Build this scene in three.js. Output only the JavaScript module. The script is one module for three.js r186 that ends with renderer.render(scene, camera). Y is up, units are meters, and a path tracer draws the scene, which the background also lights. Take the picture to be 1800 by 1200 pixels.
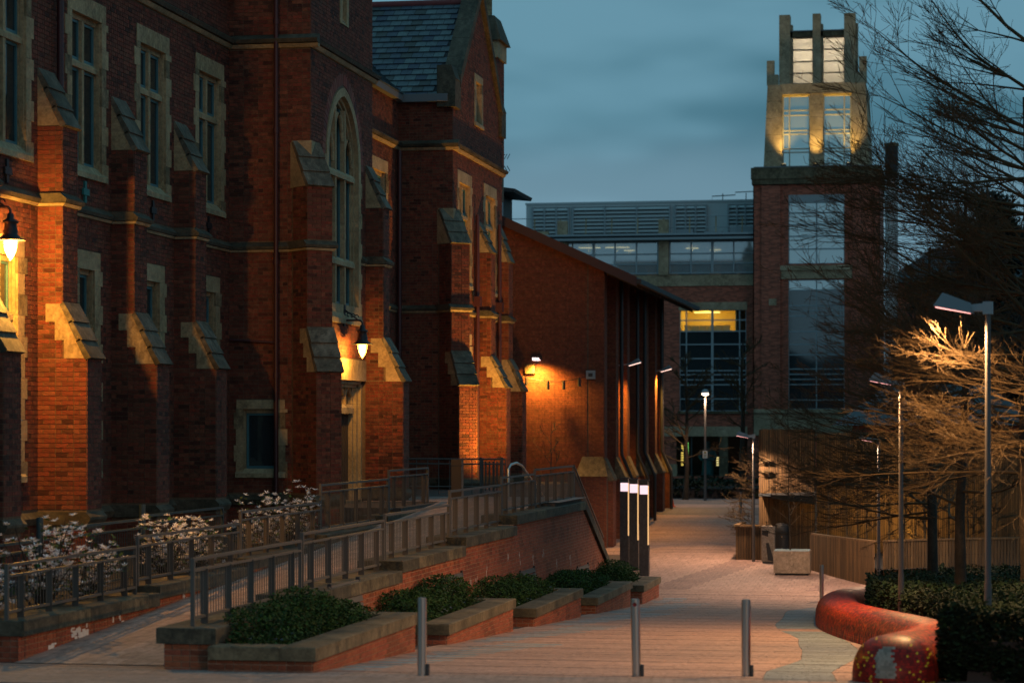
import * as THREE from 'three';

// ---------------------------------------------------------------- camera, sky, sun, exposure
// The street runs along -z (distance s = -z), x is the offset across it. Eye 4.5 m above the lowest point of the paved dip.
const scene = new THREE.Scene();
const camera = new THREE.PerspectiveCamera(16.07, 1024 / 682, 0.5, 900);
camera.position.set(0, 4.5, 0);
camera.rotation.y = Math.atan(777 / 4250);
camera.setViewOffset(1800, 1200, 0, -152, 1800, 1200);   // rise of the lens: verticals stay vertical
camera.focus = 52; camera.userData.fStop = 1.6;
scene.add(camera);

function rngOf(a) { return () => { a |= 0; a = a + 0x6D2B79F5 | 0; let t = Math.imul(a ^ a >>> 15, 1 | a); t = t + Math.imul(t ^ t >>> 7, 61 | t) ^ t; return ((t ^ t >>> 14) >>> 0) / 4294967296; }; }
let rnd = rngOf(11);
const R = (a, b) => a + (b - a) * rnd();
function hash3(x, y, z) { let h = Math.imul(x, 374761393) ^ Math.imul(y, 668265263) ^ Math.imul(z, 2147483647 ^ 0x51ed27); h = Math.imul(h ^ h >>> 13, 1274126177); return ((h ^ h >>> 16) >>> 0) / 4294967296; }
function noise3(x, y, z) {
  const xi = Math.floor(x), yi = Math.floor(y), zi = Math.floor(z), f = t => t * t * (3 - 2 * t), u = f(x - xi), v = f(y - yi), w = f(z - zi), L = (a, b, t) => a + (b - a) * t;
  const h = (i, j, k) => hash3(xi + i, yi + j, zi + k);
  return L(L(L(h(0, 0, 0), h(1, 0, 0), u), L(h(0, 1, 0), h(1, 1, 0), u), v), L(L(h(0, 0, 1), h(1, 0, 1), u), L(h(0, 1, 1), h(1, 1, 1), u), v), w);
}
function fbm(x, y, z, o = 4) { let a = 0, s = 0.5, t = 0; for (let i = 0; i < o; i++) { a += s * noise3(x, y, z); t += s; x = x * 2.03 + 17; y = y * 2.03 + 5; z = z * 2.03 + 9; s *= 0.5; } return a / t; }

{ // overcast dusk sky: slate-blue cloud layers
  const w = 2048, h = 1024, d = new Float32Array(w * h * 4);
  for (let j = 0; j < h; j++) {
    const el = ((j + 0.5) / h - 0.5) * Math.PI, sy = Math.sin(el), cy = Math.cos(el);
    for (let i = 0; i < w; i++) {
      const az = ((i + 0.5) / w - 0.5) * 2 * Math.PI, x = Math.cos(az) * cy, z = Math.sin(az) * cy, k = (j * w + i) * 4;
      if (el < -0.02) { d[k] = 0.05; d[k + 1] = 0.085; d[k + 2] = 0.1; d[k + 3] = 1; continue; }
      const q = 1 / (Math.max(sy, 0) + 0.12), px = x * q, pz = z * q;
      const n = fbm(px * 1.1 + 3, pz * 1.1, 1.7, 5), m = fbm(x * 5 + 8, sy * 26, z * 5, 5), f = fbm(x * 14, sy * 60 + 2, z * 14, 4);
      let c = 0.42 * n + 0.58 * m + 0.3 * (f - 0.5);
      c = Math.min(1, Math.max(0, (c - 0.4) / 0.2)); c = c * c * (3 - 2 * c);
      const low = 1 / (1 + Math.exp((el - 0.108 + 0.02 * (f - 0.5) + 0.03 * (n - 0.5)) / 0.006)), over = 0.95 + 0.3 * Math.max(sy, 0);   // paler layer under the cloud deck; overcast sky brighter overhead
      const b = (0.7 + 0.46 * c) * over + 0.34 * low;
      d[k] = 0.083 * b + 0.036 * c + 0.065 * low; d[k + 1] = 0.238 * b + 0.016 * c + 0.03 * low; d[k + 2] = 0.325 * b + 0.006 * c + 0.02 * low; d[k + 3] = 1;
    }
  }
  const t = new THREE.DataTexture(d, w, h, THREE.RGBAFormat, THREE.FloatType);
  t.mapping = THREE.EquirectangularReflectionMapping; t.magFilter = t.minFilter = THREE.LinearFilter; t.colorSpace = THREE.LinearSRGBColorSpace; t.needsUpdate = true;
  scene.background = t; scene.environment = t;
}
const sun = new THREE.DirectionalLight(new THREE.Color().setRGB(1, 0.78, 0.7), 0.1);   // last glow after sunset, behind the camera to the right
sun.position.set(60, 45, 70); sun.target.position.set(-8, 3, -55); sun.castShadow = true; sun.shadow.radius = 60;
Object.assign(sun.shadow.camera, { left: -80, right: 80, top: 80, bottom: -80, near: 1, far: 320 });
scene.add(sun, sun.target);
const renderer = new THREE.WebGLRenderer({ antialias: true });
renderer.toneMapping = THREE.LinearToneMapping; renderer.toneMappingExposure = 1; renderer.shadowMap.enabled = true;

// ---------------------------------------------------------------- helpers
const V = (x, y, z) => [x, y, z];
const P = (s, t, y) => [t, y, -s];                                   // street coordinates to world
class MB {                                                            // collects faces of one mesh, uv in metres
  constructor(col = false) { this.p = []; this.n = []; this.uv = []; this.i = []; this.c = col ? [] : null; this.k = [1, 1, 1]; }
  v(p, n, u, w) { this.p.push(p[0], p[1], p[2]); this.n.push(n[0], n[1], n[2]); this.uv.push(u, w); if (this.c) this.c.push(this.k[0], this.k[1], this.k[2]); return this.p.length / 3 - 1; }
  poly(q, out) {                                                      // flat convex polygon, turned to face away from OUT
    const a = q[0], b = q[1], c = q[2];
    let n = [(b[1] - a[1]) * (c[2] - a[2]) - (b[2] - a[2]) * (c[1] - a[1]), (b[2] - a[2]) * (c[0] - a[0]) - (b[0] - a[0]) * (c[2] - a[2]), (b[0] - a[0]) * (c[1] - a[1]) - (b[1] - a[1]) * (c[0] - a[0])];
    const l = Math.hypot(...n) || 1; n = n.map(e => e / l);
    if (out && (a[0] - out[0]) * n[0] + (a[1] - out[1]) * n[1] + (a[2] - out[2]) * n[2] < 0) { q = q.slice().reverse(); n = n.map(e => -e); }
    const ax = Math.abs(n[0]), ay = Math.abs(n[1]), az = Math.abs(n[2]);
    const uv = p => ay > ax && ay > az ? [p[0], p[2]] : ax > az ? [p[2], p[1]] : [p[0], p[1]];
    const f = q.map(p => this.v(p, n, ...uv(p)));
    for (let k = 2; k < f.length; k++) this.i.push(f[0], f[k - 1], f[k]);
    return this;
  }
  hex(c, skip = '') {                                                 // 8 corners: four below, four above
    const m = [0, 1, 2].map(k => c.reduce((a, p) => a + p[k], 0) / 8);
    [[0, 1, 2, 3], [4, 5, 6, 7], [0, 1, 5, 4], [1, 2, 6, 5], [2, 3, 7, 6], [3, 0, 4, 7]].forEach((f, k) => { if (!skip.includes(k)) this.poly(f.map(i => c[i]), m); });
    return this;
  }
  box(x0, x1, y0, y1, z0, z1, skip) { return this.hex([[x0, y0, z0], [x1, y0, z0], [x1, y0, z1], [x0, y0, z1], [x0, y1, z0], [x1, y1, z0], [x1, y1, z1], [x0, y1, z1]], skip); }
  fbox(F, u0, u1, y0, y1, n0, n1, skip) { const g = (u, y, n) => F(u, y, n); return this.hex([g(u0, y0, n0), g(u1, y0, n0), g(u1, y0, n1), g(u0, y0, n1), g(u0, y1, n0), g(u1, y1, n0), g(u1, y1, n1), g(u0, y1, n1)], skip); }
  sbox(s0, s1, t0, t1, y0, y1, skip) { return this.box(t0, t1, y0, y1, -s1, -s0, skip); }
  prism(F, u0, u1, pts) {                                             // convex outline of [n, y] drawn along u
    const a = pts.map(([n, y]) => F(u0, y, n)), b = pts.map(([n, y]) => F(u1, y, n)), all = a.concat(b), m = [0, 1, 2].map(k => all.reduce((x, p) => x + p[k], 0) / all.length);
    this.poly(a, m); this.poly(b, m);
    for (let k = 0; k < a.length; k++) { const l = (k + 1) % a.length; this.poly([a[k], a[l], b[l], b[k]], m); }
    return this;
  }
  tube(pts, r, sides = 6, cap = false) {
    const rr = i => Array.isArray(r) ? r[i] : r, rings = [];
    let t0 = new THREE.Vector3(), up = new THREE.Vector3(0.31, 0.9, 0.2).normalize();
    for (let i = 0; i < pts.length; i++) {
      const a = pts[Math.max(0, i - 1)], b = pts[Math.min(pts.length - 1, i + 1)];
      t0.set(b[0] - a[0], b[1] - a[1], b[2] - a[2]).normalize();
      if (Math.abs(t0.dot(up)) > 0.95) up.set(0.9, 0.1, 0.4).normalize();
      const x = new THREE.Vector3().crossVectors(t0, up).normalize(), y = new THREE.Vector3().crossVectors(x, t0), ring = [];
      for (let k = 0; k <= sides; k++) {
        const an = k / sides * 2 * Math.PI, c = Math.cos(an), s = Math.sin(an), n = [x.x * c + y.x * s, x.y * c + y.y * s, x.z * c + y.z * s], q = rr(i);
        ring.push(this.v([pts[i][0] + n[0] * q, pts[i][1] + n[1] * q, pts[i][2] + n[2] * q], n, an * Math.max(q, 0.02), pts[i][0] + pts[i][1] + pts[i][2]));
      }
      rings.push(ring);
    }
    for (let i = 1; i < rings.length; i++) for (let k = 0; k < sides; k++) { const a = rings[i - 1][k], b = rings[i - 1][k + 1], c = rings[i][k + 1], d = rings[i][k]; this.i.push(a, c, b, a, d, c); }
    if (cap) for (const e of [0, pts.length - 1]) { const f = rings[e]; for (let k = 1; k < sides - 1; k++) this.i.push(f[0], f[k], f[k + 1]); }
    return this;
  }
  cyl(x, z, y0, y1, r, sides = 12) { return this.tube([[x, y0, z], [x, y1, z]], r, sides, true); }
  geo() {
    const g = new THREE.BufferGeometry();
    g.setAttribute('position', new THREE.Float32BufferAttribute(this.p, 3)); g.setAttribute('normal', new THREE.Float32BufferAttribute(this.n, 3)); g.setAttribute('uv', new THREE.Float32BufferAttribute(this.uv, 2));
    if (this.c) g.setAttribute('color', new THREE.Float32BufferAttribute(this.c, 3));
    g.setIndex(this.i); return g;
  }
}
const taken = new Map();
const numbered = n => { const k = taken.get(n) || 0; taken.set(n, k + 1); return k ? n + '_' + String(k).padStart(3, '0') : n; };
function add(name, g, mat, parent = scene) {
  const m = new THREE.Mesh(g instanceof MB ? g.geo() : g, mat); m.castShadow = m.receiveShadow = true;
  m.name = parent === scene ? numbered(name) : name; parent.add(m); return m;
}
function tag(o, label, category, group, kind) { o.userData.label = label; if (category) o.userData.category = category; if (group) o.userData.group = group; if (kind) o.userData.kind = kind; return o; }
function thing(name, label, category, group, pos) { const o = new THREE.Group(); o.name = numbered(name); if (pos) o.position.set(...pos); scene.add(o); return tag(o, label, category, group); }
function part(name, parent) { const o = new THREE.Group(); o.name = name; parent.add(o); return o; }
const stuff = m => { m.userData.kind = 'stuff'; return m; };
const struct = (m, label) => { m.userData.kind = 'structure'; if (label) m.userData.label = label; return m; };
// frames: (u, y, n) on a wall face. front: u = distance s, n towards the street. back: u = x, n towards the camera.
const front = t => (u, y, n) => [t + n, y, -u];
const facing = s => (u, y, n) => [u, y, -s + n];
const slant = (s, t, deg) => { const a = deg * Math.PI / 180, c = Math.cos(a), q = Math.sin(a); return (u, y, n) => [t + u * c + n * q, y, -s - u * q + n * c]; };  // turned DEG from facing the camera towards the street
const gp = [[-40, 1.71 - 40 * 0.0452], [0, 1.71], [61, 4.47], [64, 4.52], [67, 4.46], [75, 4.15], [94, 3.18], [104, 3.12], [420, 3.0]];
const gy = s => { for (let k = 1; k < gp.length; k++) if (s <= gp[k][0] || k === gp.length - 1) { const [a, p] = gp[k - 1], [b, q] = gp[k]; return 4.5 - (p + (q - p) * (s - a) / (b - a)); } };

// ---------------------------------------------------------------- materials
function tex(w, h, f, rep = 1, srgb = true) {                        // w x h pixels, f(u, v) -> [r, g, b] 0..1 ; rep: metres covered
  const d = new Uint8Array(w * h * 4);
  for (let j = 0; j < h; j++) for (let i = 0; i < w; i++) { const c = f(i / w, j / h), k = (j * w + i) * 4; d[k] = Math.max(0, Math.min(255, c[0] * 255)); d[k + 1] = Math.max(0, Math.min(255, c[1] * 255)); d[k + 2] = Math.max(0, Math.min(255, c[2] * 255)); d[k + 3] = 255; }
  const t = new THREE.DataTexture(d, w, h, THREE.RGBAFormat); t.wrapS = t.wrapT = THREE.RepeatWrapping; t.magFilter = THREE.LinearFilter; t.minFilter = THREE.LinearMipmapLinearFilter; t.generateMipmaps = true;
  if (srgb) t.colorSpace = THREE.SRGBColorSpace; t.repeat.set(1 / (rep[0] || rep), 1 / (rep[1] || rep)); t.needsUpdate = true; return t;
}
const tn = (u, v, f, z, o) => {                                       // tileable noise
  const L = (a, b, t) => a + (b - a) * t, g = (x, y) => fbm(x * f, y * f, z, o);
  return L(L(g(u, v), g(u - 1, v), u), L(g(u, v - 1), g(u - 1, v - 1), u), v);
};
const st = (a) => 0.5 + (a - 0.5) * 1.9;
const stain = tex(512, 512, (u, v) => { const a = st(tn(u, v, 5, 1, 4)), b = st(tn(u, v, 28, 2, 3)), c = st(tn(u, v, 90, 3, 2)), k = 0.5 + 0.28 * a + 0.16 * b + 0.16 * c; return [k, k * (0.985 + 0.02 * b), k * (0.95 + 0.06 * a)]; }, 3.1);
const grain = tex(256, 256, (u, v) => { const a = st(tn(u, v, 14, 4, 3)), b = st(tn(u, v, 70, 5, 2)), k = 0.62 + 0.22 * a + 0.22 * b; return [k, k, k]; }, 0.9);
const soot = tex(512, 512, (u, v) => { const a = st(tn(u, v, 4, 7, 4)), b = st(tn(u, v, 22, 8, 4)), c = st(tn(u, v, 80, 9, 2)); const k = 0.3 + 0.5 * Math.max(0, Math.min(1, a * 0.7 + b * 0.6 - 0.15)) + 0.2 * c; return [k, k * 0.99, k * (0.9 + 0.08 * a)]; }, 2.3);
const woodT = tex(256, 512, (u, v) => { const a = tn(u, v * 0.25, 30, 11, 3), b = tn(u, v, 6, 12, 3), k = 0.45 + 0.4 * a + 0.3 * b; return [k, k * 0.97, k * 0.92]; }, [0.7, 2.6]);
const rough = tex(256, 256, (u, v) => { const k = tn(u, v, 40, 21, 3); return [k, k, k]; }, 0.6, false);
const C = (r, g, b) => new THREE.Color().setRGB(r, g, b);
const M = (r, g, b, o = {}) => new THREE.MeshStandardMaterial({ color: C(r, g, b), roughness: 0.9, ...o });
const mat = {
  mortar: M(0.19, 0.125, 0.078, { map: grain }), mortar2: M(0.12, 0.075, 0.05, { map: grain }), mortar3: M(0.44, 0.29, 0.2, { map: grain }), planter: M(0.34, 0.26, 0.19, { map: grain }),
  brickV: new THREE.MeshStandardMaterial({ vertexColors: true, roughness: 0.92, map: grain, bumpMap: rough, bumpScale: 0.004 }),
  stone: M(0.55, 0.4, 0.225, { map: stain, bumpMap: rough, bumpScale: 0.004 }),
  stone2: M(0.46, 0.34, 0.2, { map: soot }),
  capstone: M(0.25, 0.215, 0.165, { map: soot, bumpMap: rough, bumpScale: 0.005 }), sooty: M(0.15, 0.128, 0.09, { map: soot, bumpMap: rough, bumpScale: 0.005 }),
  pale: M(0.54, 0.42, 0.25, { map: stain }),
  coping: M(0.25, 0.2, 0.125, { map: soot, bumpMap: rough, bumpScale: 0.006 }),
  concrete: M(0.4, 0.33, 0.26, { map: stain }),
  farStone: M(0.52, 0.41, 0.27, { map: stain }),
  slateBase: M(0.03, 0.035, 0.04), slateV: new THREE.MeshStandardMaterial({ vertexColors: true, roughness: 0.55, map: grain }),
  lead: M(0.13, 0.14, 0.15, { roughness: 0.6 }), ridge: M(0.16, 0.04, 0.04),
  iron: M(0.02, 0.02, 0.022, { roughness: 0.5, metalness: 0.3 }), pipe: M(0.055, 0.013, 0.014, { roughness: 0.5 }), blackPipe: M(0.015, 0.016, 0.018, { roughness: 0.5 }),
  teal: M(0.05, 0.15, 0.17, { roughness: 0.5 }), tieGreen: M(0.02, 0.16, 0.15, { roughness: 0.6 }),
  glass: new THREE.MeshPhysicalMaterial({ color: C(0.012, 0.02, 0.024), roughness: 0.05, ior: 1.6 }),
  mirror: new THREE.MeshPhysicalMaterial({ color: C(0.42, 0.46, 0.46), metalness: 0.75, roughness: 0.04 }),
  darkPane: new THREE.MeshPhysicalMaterial({ color: C(0.02, 0.03, 0.035), roughness: 0.05, ior: 1.9 }),
  clear: new THREE.MeshPhysicalMaterial({ color: C(0.9, 0.95, 0.95), transmission: 1, thickness: 0, roughness: 0.02, ior: 1.5 }),
  coated: new THREE.MeshPhysicalMaterial({ color: C(0.66, 0.72, 0.74), transmission: 1, thickness: 0, roughness: 0.03, ior: 1.5, metalness: 0.5 }),
  steelBlue: M(0.27, 0.34, 0.37, { roughness: 0.5, metalness: 0.2 }), galv: M(0.26, 0.3, 0.32, { roughness: 0.55, metalness: 0.3 }),
  rail: M(0.1, 0.09, 0.08, { roughness: 0.55, metalness: 0.2 }), railDark: M(0.035, 0.055, 0.06, { roughness: 0.5, metalness: 0.2 }),
  plate: M(0.075, 0.062, 0.052, { roughness: 0.65 }),
  steel: M(0.55, 0.52, 0.48, { roughness: 0.28, metalness: 1 }),
  wood: M(0.19, 0.115, 0.052, { map: woodT, roughness: 0.8 }), wood2: M(0.145, 0.092, 0.045, { map: woodT, roughness: 0.8 }), wood3: M(0.24, 0.15, 0.07, { map: woodT, roughness: 0.8 }), woodDark: M(0.08, 0.06, 0.045, { map: woodT }),
  bark: M(0.055, 0.038, 0.024, { map: soot, bumpMap: rough, bumpScale: 0.02 }), twig: M(0.05, 0.029, 0.008), barkDark: M(0.035, 0.028, 0.026), birch: M(0.2, 0.15, 0.1, { map: soot }),
  leafV: new THREE.MeshPhysicalMaterial({ vertexColors: true, roughness: 0.9, specularIntensity: 0.35, side: THREE.DoubleSide, transmission: 0.15, thickness: 0 }),
  petal: new THREE.MeshStandardMaterial({ color: C(0.88, 0.83, 0.83), roughness: 0.9, side: THREE.DoubleSide }),
  soil: M(0.05, 0.038, 0.028, { map: soot }), asphalt: M(0.05, 0.05, 0.052, { map: grain }), grey: M(0.085, 0.08, 0.078, { roughness: 0.6 }), black: M(0.012, 0.012, 0.013, { roughness: 0.6 }), charcoal: M(0.045, 0.043, 0.045, { roughness: 0.55, map: grain }),
  paverV: new THREE.MeshStandardMaterial({ vertexColors: true, roughness: 0.8, map: grain, bumpMap: rough, bumpScale: 0.004 }), joint: M(0.1, 0.075, 0.06, { map: grain }),
};
const glow = (r, g, b, k) => new THREE.MeshStandardMaterial({ color: C(0.1, 0.1, 0.1), emissive: C(r, g, b), emissiveIntensity: k });
function lamp(p, col, cd, radius = 2) { const l = new THREE.PointLight(C(...col), cd); l.position.set(...p); l.castShadow = true; l.shadow.radius = radius; scene.add(l); return l; }
function spot(p, to, col, cd, deg, pen = 0.5, radius = 2) { const l = new THREE.SpotLight(C(...col), cd, 0, deg * Math.PI / 180, pen, 2); l.position.set(...p); l.target.position.set(...to); l.castShadow = true; l.shadow.radius = radius; scene.add(l, l.target); return l; }
const AMBER = [1, 0.45, 0.06], WARM = [1, 0.6, 0.28], PEACH = [1, 0.62, 0.42];

// ---------------------------------------------------------------- bricks, slates and pavers: laid piece by piece
class Bricks {
  constructor(tone, ch = 0.083, len = 0.225, gap = 0.012) { this.tone = tone; this.ch = ch; this.len = len; this.gap = gap; this.list = []; }
  // face F: u0..u1, y0..y1; lim(y) -> [a, b]; holes: [u0, u1, y0, y1] or functions of y giving [a, b]
  face(F, u0, u1, y0, y1, holes = [], lim = null, seed = 1) {
    const { ch, len, gap } = this, k0 = Math.floor(y0 / ch), k1 = Math.ceil(y1 / ch);
    for (let k = k0; k < k1; k++) {
      const ya = Math.max(y0, k * ch) + gap / 2, yb = Math.min(y1, (k + 1) * ch) - gap / 2, ym = (ya + yb) / 2;
      if (yb - ya < 0.02) continue;
      let iv = [[u0, u1]];
      if (lim) { const l = lim(ym); if (!l) continue; iv = [[Math.max(u0, l[0]), Math.min(u1, l[1])]]; }
      for (const h of holes) {
        const r = typeof h === 'function' ? h(ym) : ym > h[2] && ym < h[3] ? h : null; if (!r) continue;
        const nx = []; for (const [a, b] of iv) { if (r[1] <= a || r[0] >= b) nx.push([a, b]); else { if (r[0] > a) nx.push([a, r[0]]); if (r[1] < b) nx.push([r[1], b]); } } iv = nx;
      }
      for (const [a, b] of iv) {
        if (b - a < 0.03) continue;
        let u = a, head = (k & 1) ? 1 : 0, first = head;
        while (u < b - 0.005) {                                       // Flemish bond
          let l = head ? len / 2 : len; if (first) { l = len / 2; }
          let e = Math.min(b, u + l); if (b - e < 0.05) e = b;
          this.list.push([F, u + gap / 2, e - gap / 2, ya, yb]); u = e; head ^= 1; first = 0;
        }
      }
    }
    return this;
  }
  build(parent, most = 300, pieceName = 'brick') {
    const eye = [0, 4.5, 0], scored = this.list.map((b, i) => {
      const F = b[0], c = F((b[1] + b[2]) / 2, (b[3] + b[4]) / 2, 0), n = F(0, 0, 1), o = F(0, 0, 0), v = [eye[0] - c[0], eye[1] - c[1], eye[2] - c[2]], d = Math.hypot(...v);
      const f = ((n[0] - o[0]) * v[0] + (n[2] - o[2]) * v[2]) / d;
      const a = Math.atan2(c[0], -c[2]) + 0.1808, inside = Math.abs(a) < 0.205 && c[1] < 4.5 + d * 0.17 && c[1] > 4.5 - d * 0.1;
      return [inside && f > 0.02 ? (b[2] - b[1]) * f / (d * d) * (b[2] - b[1] > 0.15 ? 1 : 0.2) : 0, i];
    }).sort((p, q) => q[0] - p[0]);
    const own = new Set(); for (let k = 0; k < Math.min(most, scored.length); k++) if (scored[k][0] > 0) own.add(scored[k][1]);
    const mb = new MB(true), mats = this.mats || (this.mats = new Map());
    this.list.forEach((b, i) => {
      const [F, a, e, y0, y1] = b, c = F((a + e) / 2, (y0 + y1) / 2, 0), tone = this.tone(c);
      if (own.has(i)) {
        const key = Math.round(tone[0] * 28) + ':' + Math.round(tone[1] * 60);
        if (!mats.has(key)) mats.set(key, new THREE.MeshStandardMaterial({ color: C(...tone), roughness: 0.92, map: grain }));
        const m = new THREE.Mesh(UNIT, mats.get(key)); m.castShadow = m.receiveShadow = true; m.name = pieceName;
        const U = F(1, 0, 0), N = F(0, 0, 1), O = F(0, 0, 0), ux = U[0] - O[0], uz = U[2] - O[2], nx = N[0] - O[0], nz = N[2] - O[2];
        m.matrixAutoUpdate = true; m.position.set(c[0], c[1], c[2]); m.rotation.y = Math.atan2(-uz, ux); m.scale.set(e - a, y1 - y0, 1); void nx; void nz;
        parent.add(m);
      } else { mb.k = tone; mb.fbox(F, a, e, y0, y1, -0.004, 0.011 + 0.003 * hash3(i, 3, 1), '2'); }
    });
    if (mb.i.length) stuff(add(pieceName + 'work', mb, mat.brickV, parent));
    return own.size;
  }
}
const UNIT = (() => { const b = new MB(); b.box(-0.5, 0.5, -0.5, 0.5, -0.004, 0.013, '2'); b.uv = b.uv.map(x => x * 0.21); return b.geo(); })();
const victorian = c => {
  const h = hash3(Math.round(c[0] * 97), Math.round(c[1] * 89), Math.round(c[2] * 83)), g = hash3(Math.round(c[2] * 91 + c[0] * 113), Math.round(c[1] * 77), 5), n = fbm(c[0] * 0.9 + 9, c[1] * 0.7, c[2] * 0.9, 3);
  let k = 0.72 + 0.5 * h; if (g < 0.09 + Math.max(0, n - 0.52) * 2.4) k *= 0.42 + 0.25 * h;
  const w = 0.75 + 0.5 * hash3(Math.round(c[1] * 61), Math.round(c[0] * 53 + c[2] * 71), 2);
  return [0.215 * k, 0.054 * k * w, 0.027 * k * w];
};
const modern = c => {
  const h = hash3(Math.round(c[0] * 97), Math.round(c[1] * 89), Math.round(c[2] * 83)), w = hash3(Math.round(c[1] * 61), Math.round(c[2] * 53), 2), n = fbm(c[0] * 0.8, c[1] * 0.8, c[2] * 0.8, 3);
  const k = (0.8 + 0.32 * h) * (0.85 + 0.3 * n); return [0.2 * k, (0.05 + 0.012 * w) * k, 0.027 * k];
};
function sheet(name, F, outline, holes, m, parent, n = 0) {            // wall face with openings
  const s = new THREE.Shape(outline.map(([u, y]) => new THREE.Vector2(u, y)));
  for (const h of holes) s.holes.push(new THREE.Path(h.map(([u, y]) => new THREE.Vector2(u, y))));
  const g = new THREE.ShapeGeometry(s), p = g.attributes.position, a = F(0, 0, 0), b = F(0, 0, 1);
  for (let i = 0; i < p.count; i++) { const q = F(p.getX(i), p.getY(i), n); g.attributes.uv.setXY(i, p.getX(i), p.getY(i)); p.setXYZ(i, ...q); g.attributes.normal.setXYZ(i, b[0] - a[0], 0, b[2] - a[2]); }
  return add(name, g, m, parent);
}
const rect = (a, b, c, d) => [[a, c], [b, c], [b, d], [a, d]];

// ---------------------------------------------------------------- ground
const SKEL = {};
{
  const g = new MB(), xs = [-120, -30, 0, 30, 120];
  const ss = [-40, 0, 26, 61, 64, 67, 75, 94, 104, 420];
  for (let i = 1; i < ss.length; i++) for (let k = 1; k < xs.length; k++) g.poly([[xs[k - 1], gy(ss[i - 1]) - 0.06, -ss[i - 1]], [xs[k], gy(ss[i - 1]) - 0.06, -ss[i - 1]], [xs[k], gy(ss[i]) - 0.06, -ss[i]], [xs[k - 1], gy(ss[i]) - 0.06, -ss[i]]], [0, -99, -100]);
  struct(add('ground', g, mat.asphalt));
}
const snakePath = [[28.8, -0.74], [30.2, -0.64], [32.2, -0.38], [34.4, -0.22], [36.6, -0.48], [38.8, -0.86], [41.2, -1.3], [44, -1.75], [47, -2.1], [50, -2.3], [53, -2.47], [56, -2.52], [58.5, -2.42], [60.5, -2.1], [62.2, -1.6], [64, -1.0]];
const along = (pts, s) => { for (let k = 1; k < pts.length; k++) if (s <= pts[k][0]) { const f = (s - pts[k - 1][0]) / (pts[k][0] - pts[k - 1][0]); return pts[k - 1][1] + f * (pts[k][1] - pts[k - 1][1]); } return pts[pts.length - 1][1]; };
{ // paving: blocks laid in rows across the street
  const root = new THREE.Group(); root.name = 'paving'; scene.add(root); struct(root, 'pinkish block paving running down the street');
  const base = new MB(), ss = [14, 26, 44, 61, 64, 67, 75, 94, 104, 106.5];
  for (let i = 1; i < ss.length; i++) base.poly([[-22, gy(ss[i - 1]) - 0.014, -ss[i - 1]], [12, gy(ss[i - 1]) - 0.014, -ss[i - 1]], [12, gy(ss[i]) - 0.014, -ss[i]], [-22, gy(ss[i]) - 0.014, -ss[i]]], [0, -99, -60]);
  add('joint_bed', base, mat.joint, root);
  const bandR = [[28, -1.75], [31, -1.95], [34, -1.75], [37, -1.85], [41, -2.2], [44.5, -2.75], [48, -3.05], [52, -3.25], [57, -3.4], [60, -3.05]];
  const list = [];
  const put = (s0, s1, t0, t1, c) => list.push([s0, s1, t0, t1, c]);
  const leftEdge = s => s < 29.62 ? -22 : s < 65 ? -7.9 : s < 79 ? -11.5 : s < 97 ? -11.5 : -21;
  const rightEdge = s => s < 28.9 ? 3.2 : s < 66 ? along(snakePath, s) + 0.3 : s < 74 ? -1.2 : s < 76 ? -4.2 : s < 104 ? -5.6 : 8;
  rnd = rngOf(5);
  const J = 0.007;
  let s = 26.0, row = 0;
  while (s < 66.6) {                                                   // sloping street: rows across
    const border = s < 29.05, line = !border && row % 9 === 8, dep = border ? 0.44 : line ? 0.11 : 0.21, len = border ? 0.27 : 0.315, tone = R(0.88, 1.1);
    const t0 = leftEdge(s), t1 = rightEdge(s), off = R(0, len);
    const bc = along(bandR, s), bw = 0.4 + 0.04 * Math.sin(s * 0.7), cuts = !border && s > 29 && s < 60 ? [bc - bw, bc + bw] : [], spans = [];
    for (let t = t0 - off; t < t1; t += len) { let a = Math.max(t0, t); const b = Math.min(t1, t + len - J); for (const q of cuts) if (q > a + 0.01 && q < b - 0.01) { spans.push([a, q - J / 2]); a = q + J / 2; } spans.push([a, b]); }
    for (const [a, b] of spans) {
      if (b - a < 0.012) continue;
      const m = (a + b) / 2; let k = tone * R(0.9, 1.1), c = [0.5 * k, 0.315 * k, 0.245 * k];
      if (border) { k = tone * R(0.85, 1.1); c = [0.37 * k, 0.275 * k, 0.235 * k]; }
      const d = Math.abs(m - bc);
      if (!border && s > 29 && s < 60 && d < bw && !(s > 44.4 && s < 45.6)) c = [0.235 * k, 0.285 * k, 0.3 * k];
      const ph = ((s - 30) % 7.9) / 7.9;                                // toothed grey band beside the brick planters
      if (!border && s > 29.4 && s < 64 && m < -6.2 && row % 3 !== 0 && m > -7.75 && m < -7.2 + 1.15 * ph && m > -7.8 + 0.75 * ph) c = [0.29 * k, 0.35 * k, 0.365 * k];
      if (line) c = c.map(x => x * 0.36);
      put(s, s + dep - J, a, b, c);
    }
    s += dep; row++;
  }
  // ramp mouth, in front of the bed wall
  // dip and rise: blocks laid along the street, with darker strips
  for (let t = -11.5; t < 2; t += 0.22) {
    for (let q = 66.6 + (Math.round(t * 100) % 2 ? 0 : -0.3); q < 76.8; q += 0.62) {
      const a = Math.max(66.6, q), b = Math.min(76.8, q + 0.62 - J), m = (a + b) / 2, tt = t + (m - 66.6) * 0.18; if (b - a < 0.06 || tt < leftEdge(m) || tt + 0.21 > rightEdge(m)) continue;
      const dark = Math.abs(((t * 1.0 + 40) % 4.4) - 1.2) < 0.55, k = R(0.88, 1.1) * (dark ? 0.72 : 1);
      put(a, b, tt, tt + 0.22 - J, [0.49 * k, 0.315 * k * (dark ? 0.96 : 1), 0.25 * k]);
    }
  }
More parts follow.
